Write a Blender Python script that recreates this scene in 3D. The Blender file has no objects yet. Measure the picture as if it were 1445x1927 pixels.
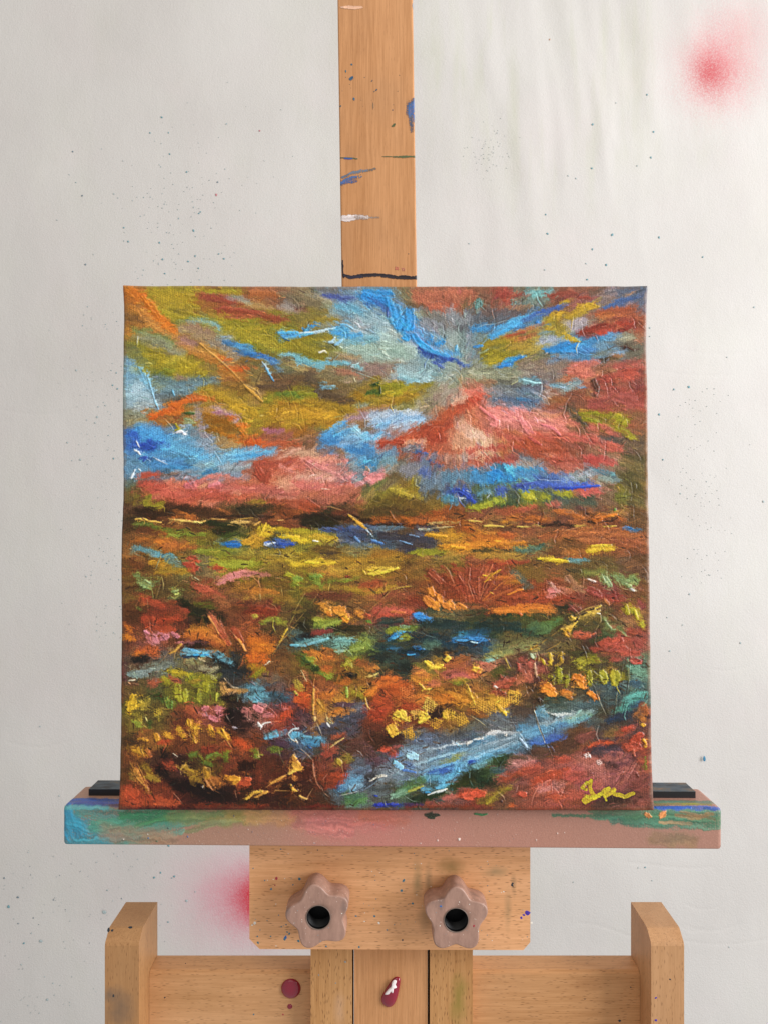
import bpy, bmesh, math, random
import numpy as np
from mathutils import Vector

# ---- tuning ----
SATB = 1.0
SAT2 = 0.80
PAINTK = 1.10
RELIEF = 0.0013
WT = 1.0
CLOTH_A, CLOTH_B = "C8C4C1", "D2CFCC"
EXPO = 0.0
LIGHTS = [
  ('window_light', (2.7, -1.05, 1.9), (0.0, 0.3, 1.2), 1.8, 116.0, (1.0, 1.0, 1.0), 1.8),
  ('overhead_fill', (-0.3, -1.0, 3.0), (0.0, 0.3, 1.1), 1.6, 14.0, (1.0, 0.93, 0.82), 1.6),  # overhead fill lamp added to brighten upward faces
]
WORLD = (1.0, 0.985, 0.96, 0.475)

# ------------------------------------------------------------------ camera geometry
F = 1392.0            # focal length in photo pixels
D = 0.566             # camera to canvas distance, metres
ZC = 1.25             # camera height
CX, CY = 722.5, 963.5
def W(px, py, y=0.0):
    k = (D + y) / F
    return ((px - CX) * k, y, ZC + (CY - py) * k)

scene = bpy.context.scene
COL = scene.collection
RNG = random.Random(7)
NR = np.random.default_rng(11)

# ------------------------------------------------------------------ scene helpers
def link(name, me, mat=None, parent=None, loc=None):
    o = bpy.data.objects.new(name, me)
    COL.objects.link(o)
    if mat is not None:
        for m in (mat if isinstance(mat, (list, tuple)) else [mat]):
            me.materials.append(m)
    if loc is not None:
        o.location = loc
    if parent is not None:
        o.parent = parent
        pl = Vector(parent['_w'])
        o.location = Vector(o.location) - pl
        o['_w'] = tuple(Vector(loc or (0, 0, 0)))
    else:
        o['_w'] = tuple(Vector(loc or (0, 0, 0)))
    return o

def empty(name, loc):
    o = bpy.data.objects.new(name, None)
    o.empty_display_size = 0.05
    COL.objects.link(o)
    o.location = loc
    o['_w'] = tuple(loc)
    return o

def from_bm(name, bm, mat, parent=None, smooth=False):
    me = bpy.data.meshes.new(name)
    bmesh.ops.recalc_face_normals(bm, faces=bm.faces)
    bm.to_mesh(me); bm.free()
    if smooth:
        for p in me.polygons: p.use_smooth = True
    return link(name, me, mat, parent)

def prism(bm, front, back, mat=0):
    """closed solid between two outlines with the same vertex count"""
    a = [bm.verts.new(p) for p in front]
    b = [bm.verts.new(p) for p in back]
    n = len(a); fs = []
    fs.append(bm.faces.new(a)); fs.append(bm.faces.new(b[::-1]))
    for i in range(n):
        fs.append(bm.faces.new((a[i], b[i], b[(i + 1) % n], a[(i + 1) % n])))
    for f in fs: f.material_index = mat
    return fs

def bevel(bm, w, seg=3, ang=25):
    es = [e for e in bm.edges if len(e.link_faces) == 2 and e.calc_face_angle(0) > math.radians(ang)]
    bmesh.ops.bevel(bm, geom=es, offset=w, segments=seg, profile=0.6, affect='EDGES', clamp_overlap=True)

def box(bm, x0, x1, y0, y1, z0, z1):
    prism(bm, [(x0, y0, z0), (x1, y0, z0), (x1, y0, z1), (x0, y0, z1)],
              [(x0, y1, z0), (x1, y1, z0), (x1, y1, z1), (x0, y1, z1)])

def droplet(bm, c, ra, rb, ang, h, mat, n=10, rough=0.22, nrm='y'):
    """low raised blob of dried paint lying on a surface that faces the camera (-y)"""
    ca, sa = math.cos(ang), math.sin(ang)
    rings = []
    jit = [1 + RNG.uniform(-rough, rough) for _ in range(n)]
    for r, hh in ((1.0, 0.0), (0.82, 0.75), (0.45, 1.0)):
        ring = []
        for i in range(n):
            t = 2 * math.pi * i / n
            u, v = ra * r * jit[i] * math.cos(t), rb * r * jit[i] * math.sin(t)
            ring.append(bm.verts.new((c[0] + u * ca - v * sa, c[1] - hh * h, c[2] + u * sa + v * ca)))
        rings.append(ring)
    for k in range(2):
        for i in range(n):
            f = bm.faces.new((rings[k][i], rings[k][(i + 1) % n], rings[k + 1][(i + 1) % n], rings[k + 1][i]))
            f.material_index = mat; f.smooth = True
    f = bm.faces.new(rings[2]); f.material_index = mat; f.smooth = True

# ------------------------------------------------------------------ colour helpers
def lin(c):
    c = np.asarray(c, dtype=np.float32)
    return np.where(c <= 0.04045, c / 12.92, ((c + 0.055) / 1.055) ** 2.4).astype(np.float32)
def hx(s):
    return np.array([int(s[i:i + 2], 16) / 255.0 for i in (0, 2, 4)], dtype=np.float32)
def hl(s, k=1.0):
    v = lin(hx(s)) * k
    return (float(v[0]), float(v[1]), float(v[2]), 1.0)

# ------------------------------------------------------------------ materials
def new_mat(name):
    m = bpy.data.materials.new(name); m.use_nodes = True
    nt = m.node_tree
    b = nt.nodes['Principled BSDF']
    return m, nt, b
def N(nt, t, **kw):
    n = nt.nodes.new(t)
    for k, v in kw.items(): setattr(n, k, v)
    return n
def ramp(nt, stops, interp='LINEAR'):
    r = N(nt, 'ShaderNodeValToRGB'); r.color_ramp.interpolation = interp
    e = r.color_ramp.elements
    e[0].position, e[0].color = stops[0]; e[1].position, e[1].color = stops[-1]
    for p, c in stops[1:-1]:
        x = e.new(p); x.color = c
    return r
def noise(nt, vec, scale, detail=4, rough=0.5):
    n = N(nt, 'ShaderNodeTexNoise'); n.inputs['Scale'].default_value = scale
    n.inputs['Detail'].default_value = detail; n.inputs['Roughness'].default_value = rough
    nt.links.new(vec, n.inputs['Vector']); return n.outputs['Fac']
def mapping(nt, vec, scale=(1, 1, 1), loc=(0, 0, 0), rot=(0, 0, 0)):
    m = N(nt, 'ShaderNodeMapping'); m.inputs['Scale'].default_value = scale
    m.inputs['Location'].default_value = loc; m.inputs['Rotation'].default_value = rot
    nt.links.new(vec, m.inputs['Vector']); return m.outputs[0]
def mix(nt, fac, a, b, bt='MIX'):
    m = N(nt, 'ShaderNodeMix', data_type='RGBA', blend_type=bt)
    for s, v in ((0, fac), (6, a), (7, b)):
        if isinstance(v, (float, int, tuple)): m.inputs[s].default_value = v
        else: nt.links.new(v, m.inputs[s])
    return m.outputs[2]
def math_(nt, op, a, b=0.0, c=0.0, clamp=False):
    m = N(nt, 'ShaderNodeMath', operation=op, use_clamp=clamp)
    for i, v in enumerate((a, b, c)):
        if isinstance(v, (float, int)): m.inputs[i].default_value = v
        else: nt.links.new(v, m.inputs[i])
    return m.outputs[0]
def bump(nt, bsdf, h, dist, strength=1.0, prev=None):
    b = N(nt, 'ShaderNodeBump'); b.inputs['Distance'].default_value = dist
    b.inputs['Strength'].default_value = strength
    nt.links.new(h, b.inputs['Height'])
    if prev is not None: nt.links.new(prev, b.inputs['Normal'])
    nt.links.new(b.outputs[0], bsdf.inputs['Normal']); return b.outputs[0]
def objvec(nt):
    return N(nt, 'ShaderNodeTexCoord').outputs['Object']

def wood(name, along, light='C89868', dark='A87444', fleck=1.0, tone=1.0, seed=0.0, stains=(), paint_attr=False, rough=0.5, figure=1.0):
    """steamed beech: pale pinkish wood, short dark flecks along the grain"""
    m, nt, b = new_mat(name)
    o = objvec(nt)
    o = mapping(nt, o, loc=(seed, seed * 0.7, seed * 1.3))
    sq = {'x': (0.07, 1, 1), 'z': (1, 1, 0.07)}[along]
    g = mapping(nt, o, scale=sq)
    broad = noise(nt, g, 26, 3, 0.55)
    fine = noise(nt, g, 420, 3, 0.6)
    fib = noise(nt, mapping(nt, o, scale={'x': (0.02, 1, 1), 'z': (1, 1, 0.02)}[along]), 1500, 2, 0.6)
    r1 = ramp(nt, [(0.3, hl(dark, tone)), (0.7, hl(light, tone))]); nt.links.new(broad, r1.inputs[0])
    c = mix(nt, 0.28 * figure, r1.outputs[0], ramp_of(nt, fine, [(0.35, hl(dark, tone * 0.8)), (0.65, hl(light, tone * 1.1))]))
    c = mix(nt, 0.18 * figure, c, ramp_of(nt, fib, [(0.4, hl(dark, tone * 0.7)), (0.6, hl(light, tone * 1.15))]))
    # pores: elongated cells
    v = N(nt, 'ShaderNodeTexVoronoi'); v.inputs['Scale'].default_value = 780
    v.inputs['Randomness'].default_value = 1.0
    fs = {'x': (0.17, 1, 1), 'z': (1, 1, 0.17)}[along]
    wv = N(nt, 'ShaderNodeVectorMath', operation='ADD')
    nn = N(nt, 'ShaderNodeTexNoise'); nn.inputs['Scale'].default_value = 60
    nt.links.new(o, nn.inputs['Vector'])
    sc = N(nt, 'ShaderNodeVectorMath', operation='SCALE'); sc.inputs['Scale'].default_value = 0.0018
    nt.links.new(nn.outputs['Color'], sc.inputs[0])
    nt.links.new(o, wv.inputs[0]); nt.links.new(sc.outputs[0], wv.inputs[1])
    nt.links.new(mapping(nt, wv.outputs[0], scale=fs), v.inputs['Vector'])
    pore = ramp_of(nt, v.outputs['Distance'], [(0.10, (1, 1, 1, 1)), (0.30, (0, 0, 0, 1))])
    gate = ramp_of(nt, noise(nt, mapping(nt, o, scale=fs), 150, 2), [(0.30, (0, 0, 0, 1)), (0.50, (1, 1, 1, 1))])
    pf = math_(nt, 'MULTIPLY', math_(nt, 'MULTIPLY', sep(nt, pore), sep(nt, gate)), 0.85 * fleck)
    c = mix(nt, pf, c, hl('5C3416', tone))
    # grubby patches
    grub = ramp_of(nt, noise(nt, o, 13, 4, 0.6), [(0.48, (0, 0, 0, 1)), (0.78, (1, 1, 1, 1))])
    c = mix(nt, math_(nt, 'MULTIPLY', sep(nt, grub), 0.22), c, hl('8A6A50', tone))
    for (wx, wz, rx, rz, colr, amt) in stains:
        c = mix(nt, blob(nt, wx, wz, rx, rz, amt), c, hl(colr))
    b.inputs['Roughness'].default_value = rough
    if paint_attr:
        at = N(nt, 'ShaderNodeAttribute', attribute_name='paint')
        c = mix(nt, at.outputs['Alpha'], c, at.outputs['Color'])
    nt.links.new(c, b.inputs['Base Color'])
    bump(nt, b, math_(nt, 'SUBTRACT', fine, pf), 0.00016, 0.5)
    b.inputs['Specular IOR Level'].default_value = 0.35
    return m
def ramp_of(nt, fac, stops):
    r = ramp(nt, stops); nt.links.new(fac, r.inputs[0]); return r.outputs[0]
def sep(nt, c):
    s = N(nt, 'ShaderNodeRGBToBW'); nt.links.new(c, s.inputs[0]); return s.outputs[0]
def blob(nt, wx, wz, rx, rz, amt, nscale=60, power=1.0):
    """soft noisy patch around a world position on an object whose origin is the world origin"""
    g = N(nt, 'ShaderNodeTexCoord').outputs['Object']
    mp = N(nt, 'ShaderNodeMapping')
    mp.inputs['Location'].default_value = (-wx / rx, 0, -wz / rz)
    mp.inputs['Scale'].default_value = (1 / rx, 0, 1 / rz)
    nt.links.new(g, mp.inputs['Vector'])
    ln = N(nt, 'ShaderNodeVectorMath', operation='LENGTH'); nt.links.new(mp.outputs[0], ln.inputs[0])
    d = math_(nt, 'ADD', ln.outputs['Value'], math_(nt, 'MULTIPLY', math_(nt, 'SUBTRACT', noise(nt, g, nscale, 4, 0.65), 0.5), 1.3))
    f = math_(nt, 'SUBTRACT', 1.0, d, clamp=True)
    return math_(nt, 'MULTIPLY', f, amt, clamp=True)

def flat(name, hexc, rough=0.45, k=1.0, var=0.12, scale=400):
    m, nt, b = new_mat(name)
    n = noise(nt, objvec(nt), scale, 4, 0.6)
    c = ramp_of(nt, n, [(0.3, hl(hexc, k * (1 - var))), (0.7, hl(hexc, k * (1 + var)))])
    nt.links.new(c, b.inputs['Base Color']); b.inputs['Roughness'].default_value = rough
    return m

# ------------------------------------------------------------------ the paint simulator
def vnoise(h, w, cell, rng):
    if isinstance(rng, random.Random): rng = NR
    gh, gw = int(h / cell) + 3, int(w / cell) + 3
    g = rng.random((gh, gw)).astype(np.float32)
    y = np.arange(h, dtype=np.float32) / cell; x = np.arange(w, dtype=np.float32) / cell
    yi, xi = y.astype(int), x.astype(int)
    fy, fx = (y - yi)[:, None], (x - xi)[None, :]
    fy = fy * fy * (3 - 2 * fy); fx = fx * fx * (3 - 2 * fx)
    a = g[yi][:, xi]; b = g[yi][:, xi + 1]; c = g[yi + 1][:, xi]; d = g[yi + 1][:, xi + 1]
    return (a * (1 - fx) + b * fx) * (1 - fy) + (c * (1 - fx) + d * fx) * fy
def fbm(h, w, cell, rng, octv=4, gain=0.55):
    o = np.zeros((h, w), np.float32); a = 1.0; s = 0.0
    for _ in range(octv):
        o += a * vnoise(h, w, max(cell, 1.01), rng); s += a; a *= gain; cell /= 2.0
        if cell < 1.2: break
    return o / s
TBL = None
def mk_table():
    t = vnoise(512, 512, 1.01, NR)
    k = (np.roll(t, 1, 0) + t + np.roll(t, -1, 0)) / 3
    k = (np.roll(k, 1, 1) + 2 * k + np.roll(k, -1, 1)) / 4
    k = (k - k.mean()) / (k.std() * 4) + 0.5
    return np.clip(k, 0, 1)
TBL = mk_table()
def tsample(u, v):
    u = np.mod(u, 511.0); v = np.mod(v, 511.0)
    ui, vi = np.minimum(u.astype(np.int32), 510), np.minimum(v.astype(np.int32), 510)
    fu, fv = u - ui, v - vi
    return (TBL[vi, ui] * (1 - fu) + TBL[vi, ui + 1] * fu) * (1 - fv) + (TBL[vi + 1, ui] * (1 - fu) + TBL[vi + 1, ui + 1] * fu) * fv

class Raster:
    """a painted rectangle: colour (sRGB), relief height, paint coverage"""
    def __init__(s, x0, y0, x1, y1, res, rng):
        s.x0, s.y0, s.res = x0, y0, res
        s.w, s.h = int((x1 - x0) * res) + 1, int((y1 - y0) * res) + 1
        s.col = np.zeros((s.h, s.w, 3), np.float32)
        s.hgt = np.zeros((s.h, s.w), np.float32)
        s.cov = np.zeros((s.h, s.w), np.float32)
        s.rng = rng
        s.nx = (fbm(s.h, s.w, 14, rng, 4, 0.65) - 0.5)
        s.ny = (fbm(s.h, s.w, 14, rng, 4, 0.65) - 0.5)
        s.ne = (fbm(s.h, s.w, 7, rng, 3, 0.7) - 0.5)
        s.nf = (fbm(s.h, s.w, 2.4, rng, 2, 0.8) - 0.5)
        s.gr = NR.random((s.h, s.w)).astype(np.float32)
        yy, xx = np.mgrid[0:s.h, 0:s.w].astype(np.float32)
        p = 4.3 * res
        # plain weave of the cloth, a little irregular
        wx = xx + s.nx * 5; wy = yy + s.ny * 5
        s.weave = np.float32(1) * (0.5 + 0.25 * np.sin(2 * np.pi * wx / p) * (1 + 0 * wy) + 0.25 * np.sin(2 * np.pi * wy / p + np.pi * np.floor(wx / p)))
    def stroke(s, pts, hw, color, kind, op=1.0):
        r = s.res
        P = [((x - s.x0) * r, (y - s.y0) * r) for x, y in pts]
        if len(P) == 1: P = [P[0], (P[0][0] + 0.6, P[0][1])]
        hw = max(hw * r, 0.6)
        pad = hw * 1.9 + 5
        xs = [p[0] for p in P]; ys = [p[1] for p in P]
        ax, bx = int(max(0, min(xs) - pad)), int(min(s.w, max(xs) + pad + 1))
        ay, by = int(max(0, min(ys) - pad)), int(min(s.h, max(ys) + pad + 1))
        if bx - ax < 2 or by - ay < 2: return
        sl = (slice(ay, by), slice(ax, bx))
        Y, X = np.mgrid[ay:by, ax:bx].astype(np.float32)
        wa = {'d': .2, 's': 0.9, 'b': 0.55, 'w': 0.2, 'k': 0.36, 'l': 0.22}[kind] * min(hw, 9) + (1.0 if kind in 'sb' else 0.5)
        X = X + s.nx[sl] * wa * 2; Y = Y + s.ny[sl] * wa * 2
        best = np.full(X.shape, 1e9, np.float32); U = np.zeros_like(best); V = np.zeros_like(best)
        L = 0.0
        for i in range(len(P) - 1):
            x0, y0 = P[i]; dx, dy = P[i + 1][0] - x0, P[i + 1][1] - y0
            ll = math.hypot(dx, dy) + 1e-6
            t = ((X - x0) * dx + (Y - y0) * dy) / (ll * ll)
            tc = np.clip(t, 0, 1)
            ex, ey = X - x0 - tc * dx, Y - y0 - tc * dy
            d = np.sqrt(ex * ex + ey * ey)
            sd = ((X - x0) * dy - (Y - y0) * dx) / ll
            m = d < best
            best = np.where(m, d, best); U = np.where(m, L + t * ll, U); V = np.where(m, sd, V)
            L += ll
        if kind == 'w' or (kind == 'k' and 4 < hw and L < hw * 1.3):   # short flat-brush dab: square ended
            sq_ = np.maximum(np.abs(V), np.abs(U - L / 2) - (0 if kind == 'w' else L / 2))
            best = np.maximum(sq_, best * 0.72)
        q = s.rng.random() * 300; q2 = s.rng.random() * 300
        tt = np.clip(U / max(L, 1), 0, 1)
        streak = tsample(U * 0.045 / r + q, V * 0.85 / r + q2)
        streak2 = tsample(U * 0.09 / r + q2, V * 0.3 / r + q)
        ne = s.ne[sl]
        if kind == 's':
            e = 1 - best / (hw * 1.55)
            a = np.clip(e * 1.4 + ne * 0.5, 0, 1); a = a * a * (3 - 2 * a)
            a *= 0.66 * (0.75 + 0.5 * streak2)
            H, amp, cv = 0.0, 0.10, 0.22
            rel = streak * 0.5
        elif kind == 'b':
            wp = hw * (0.86 + 0.2 * np.sin(np.pi * tt))
            e = (wp * 1.12 - best) / wp + ne * 0.5 + (streak - 0.5) * 0.5
            tex = s.weave[sl] * 0.55 + s.nf[sl] * 0.9 + streak * 0.45
            a = np.clip(e * 2.1 + (tex - 0.5) * 0.9 * (1 - np.clip(e, 0, 1)), 0, 1)
            dry = np.clip((tex + 0.30 - 0.30 * tt) * 2.6 - 0.55, 0, 1)
            a *= (0.42 + 0.58 * dry) * 0.92
            H, amp, cv = 0.12, 0.40, 0.34
            rel = streak
        elif kind == 'w':
            e = (hw - best) / hw + ne * 0.5
            a = np.clip(e * 5, 0, 1)
            g = s.weave[sl] * 0.75 + streak * 0.35 + ne * 0.6
            a *= np.clip((g - 0.42) * 6, 0, 1)
            H, amp, cv = 0.25, 0.3, 0.15
            rel = g
        elif kind == 'd':
            e = hw - best + ne * .35 * hw
            a = np.clip(e / 1.2, 0, 1) * np.clip((s.weave[sl] * .6 + s.nf[sl] + .35) * 4, .35, 1)
            H, amp, cv = 0.08, 0.2, 0.12
            rel = streak
        elif kind == 'k':
            wp = hw * (0.75 + 0.35 * np.sin(np.pi * (0.15 + 0.8 * tt)))
            e = (wp - best) + (ne * 0.55 + s.nf[sl] * 0.35 + (streak - 0.5) * 0.35) * hw
            a = np.clip(e / 1.3, 0, 1) * 0.97
            rim = np.exp(-((e - 1.8) / 1.5) ** 2)
            H, amp, cv = 0.30, 0.5, 0.22
            rel = streak * 0.7 + rim * 0.7
        else:
            wp = hw * (0.35 + 0.75 * np.sin(np.pi * np.clip(tt, 0.05, 0.95)))
            e = wp - best * (1 + 0.5 * ne)
            brk = np.clip((tsample(U * 0.16 / r + q, V * 0.05 + q2) - 0.26) * 6, 0, 1)
            a = np.clip(e / 0.9 + 0.15, 0, 1) * brk * 0.85
            H, amp, cv = 0.8, 0.35, 0.14
            rel = streak2
        a = np.clip(a * op, 0, 1)
        A = a[..., None]
        shade = 1 + cv * (streak - 0.5) * 2 * 0.75 + 0.10 * ne
        hue = (tsample(U * 0.03 / r + q2, V * 0.22 / r + q) - 0.5)[..., None] * np.array([0.05, 0.0, -0.05], np.float32)
        if kind == 'l':
            color = color * .62 + s.col[sl].reshape(-1, 3).mean(0) * .38
        c = color[None, None, :] * shade[..., None] + hue
        # pick up a little of what lies beneath
        under = 0.16 if kind in 'bw' else (0.06 if kind == 'k' else 0.0)
        c = c * (1 - under) + s.col[sl] * under
        s.col[sl] = s.col[sl] * (1 - A) + np.clip(c, 0, 1) * A
        base = s.hgt[sl]
        s.hgt[sl] = base * (1 - 0.55 * a) + a * (0.45 * H + amp * (rel - 0.35) + 0.30 * H * np.minimum(1, base + 0.4))
        if kind == 'l':   # furrow on the side of a ridge, its shade darkened into the colour
            fr = np.exp(-((best - hw - 1.6) / 1.5) ** 2) * (V > 0) * brk
            s.col[sl] *= (1 - 0.10 * fr * op)[..., None]
            s.hgt[sl] -= 0.25 * fr * op
        s.cov[sl] = np.maximum(s.cov[sl], a)

def parse(block):
    out = []
    for ln in block.strip().splitlines():
        p = ln.split()
        out.append((p[0], p[1], float(p[2]), [tuple(float(v) for v in q.split(',')) for q in p[3:]]))
    return out

# ---- under-painting: a 7 x 7 table of colours per ninth of the canvas, (x0, y0, scale) ----
BASE = {
(220,530,4.25): """
B06A2C A59A2A 9E9228 A06030 9A4A30 A0603C 946048
B07838 C47A38 8F7B4A 948A30 9E8430 948A30 8F8A30
7F7F48 8C8258 A88050 A87A4C 6F8088 8F8F30 80804A
6F9AB4 8F8B2E 9A9028 A08038 B07030 8A7448 6C5F50
88A8B8 74868A 6B7F82 A88A2E 8F6A2C 8F6F48 8A7A2C
7E7A68 A8683A A0702C A87040 A08040 A89028 B08A20
3A70B8 4090D0 6090B0 8090A0 A0805C A05038 9C5A48""",
(550,530,4.25): """
8A7A62 6A6C70 6A88A0 4C88B0 7A7058 A8604C A05848
8C7C40 8A8A78 7F96A0 7E9AA8 5C90B8 7E8088 7A7878
8F8A2C 8A8A50 86A09E 8AA09A 8AA49C 5E88B0 8FA09C
7C6C54 7E7258 7E7468 8C7468 84989A 7C9CA4 8A9A8E
8A8428 6C5438 8A7030 8E8024 8C7830 8A8468 9C8A80
B08C24 A88228 9C7C60 9AA4B4 9CB0C8 9A8478 B05A44
8A6048 4C84B8 6CA8D8 8C7C80 A85038 A84830 D09080""",
(880,530,4.129): """
8A5C48 A0483A 6F7A70 8A5040 8C5848 7C6A68 5C6478
5F6668 5C7C90 4E80A8 98883C 8A8080 A0543C A8563C
6A7F88 8F8A34 8F8450 7890A0 3F80B8 6488A0 6A6458
92967F 7F8878 7A6C68 80706A B0604E 96604C A04A40
C0604C 707478 64788A 8C5848 8C503C 984C3C 9C4A40
B86450 D87A70 D4756A C86A5C 9C5C44 8C7A34 94583C
E0A890 B06C48 A85A40 A04C38 94503E 845040 705844""",
(220,860,4.25): """
5C88A8 4C80A8 4A7C94 5C8CA4 8090A0 B06450 B85A48
6C5A30 B05A44 B86250 C06858 B4644C B05C40 C4806C
50341C 6C3C20 8A5828 5C3C20 5A4A28 5C4028 7C3C20
8A5A30 A0602C 8C6030 7A6C28 6A7848 A88428 6C6C40
704820 8A6830 7C7444 7A6C50 8A8024 847C28 8A7030
6C4824 66502C 604A28 90482C 7C5030 90622C 8A6828
5C3018 902E20 7C3020 302A14 804028 8A3420 5F4828""",
(550,860,4.25): """
C87868 D07868 7C8C9C 507C94 7C7060 687488 98685C
B46450 B0604C B0604C 6C6840 846830 606058 3C5878
6C3C24 3C3420 80502C 904C20 8C481C 8C481C 84481F
A0901C 8C8040 50647C 485868 403C48 50505C B08030
9C8828 8A6C30 90742C 9C7828 8A6028 84642C 7C6428
787028 80642C 80582C 8A6030 785028 904C24 8A3C20
4C4424 70542C 6C4828 98483A 90402F 4C4C38 786040""",
(880,860,4.129): """
5C7488 2C7CB0 5078A0 B07060 7C8890 947468 5C5434
506034 6C7C3C 788434 4C5C50 785848 785C44 6C5C34
844C2C 7C5030 7C442C 7C4830 8C542C 7C4428 6C4C30
C07828 A05C28 74583C 84542F 9C5C2C A05834 A05838
943C28 7C4828 80602C 785430 6C5430 746038 745038
943824 983C20 943C20 943C28 8A4838 903838 7C5034
3C4428 384024 485028 50502C 6C5830 685838 7C5438""",
(220,1190,4.25): """
84442C A85444 704028 B05828 7C4428 B05C28 784C28
5C4438 606058 70684C 5C5040 2C3430 A04C20 80542C
6C5430 545430 706C28 707028 3C2820 486068 485058
6C6024 70602C 703020 A04C40 2C1814 A06058 90302C
6C4020 94602C 7C3C20 7C4824 8C3C20 7C3820 503840
6C3C1C 4C2018 402014 64401C 682C18 602818 602818
9C3424 84301F 501C14 2C100C 341810 44200F 3C1C10""",
(550,1190,4.25): """
4C6058 506C5C 5C7044 2C4440 1F3840 3C5450 1F3C4C
786028 94602C 806028 3C3C2C 3C4438 A07830 944C3C
A04020 A05830 94702C 9C3820 90441C 9C6428 9C6424
503438 A07040 504850 943420 904020 843C20 8A5C28
48586C 504038 6C4038 4C2818 5C5854 5C6470 606C78
6C2C1C 80382C 54606C 50404C 5084B8 50708C 5088AC
582818 4C2818 5C6C78 545450 485848 4C6060 784C44""",
(880,1190,4.014): """
244C6C 5C5838 70684C 5C4834 744034 A04438 90443C
A06C44 5C4838 8A4438 5C4C2C 5C5028 5C5434 5C7458
A0742C 9C6838 4C3828 745030 50544C 445454 547C70
5C5854 6C7078 507088 50646C 506060 4C4038 6C4438
4480A4 6088A0 485868 60402C 84382C 50383C 943C30
40502C 80544C 944840 A04C44 A05850 9C5450 80443C
843028 80503C 98483C 9C443C 84402C 6C443C 80443C""",
}
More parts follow.
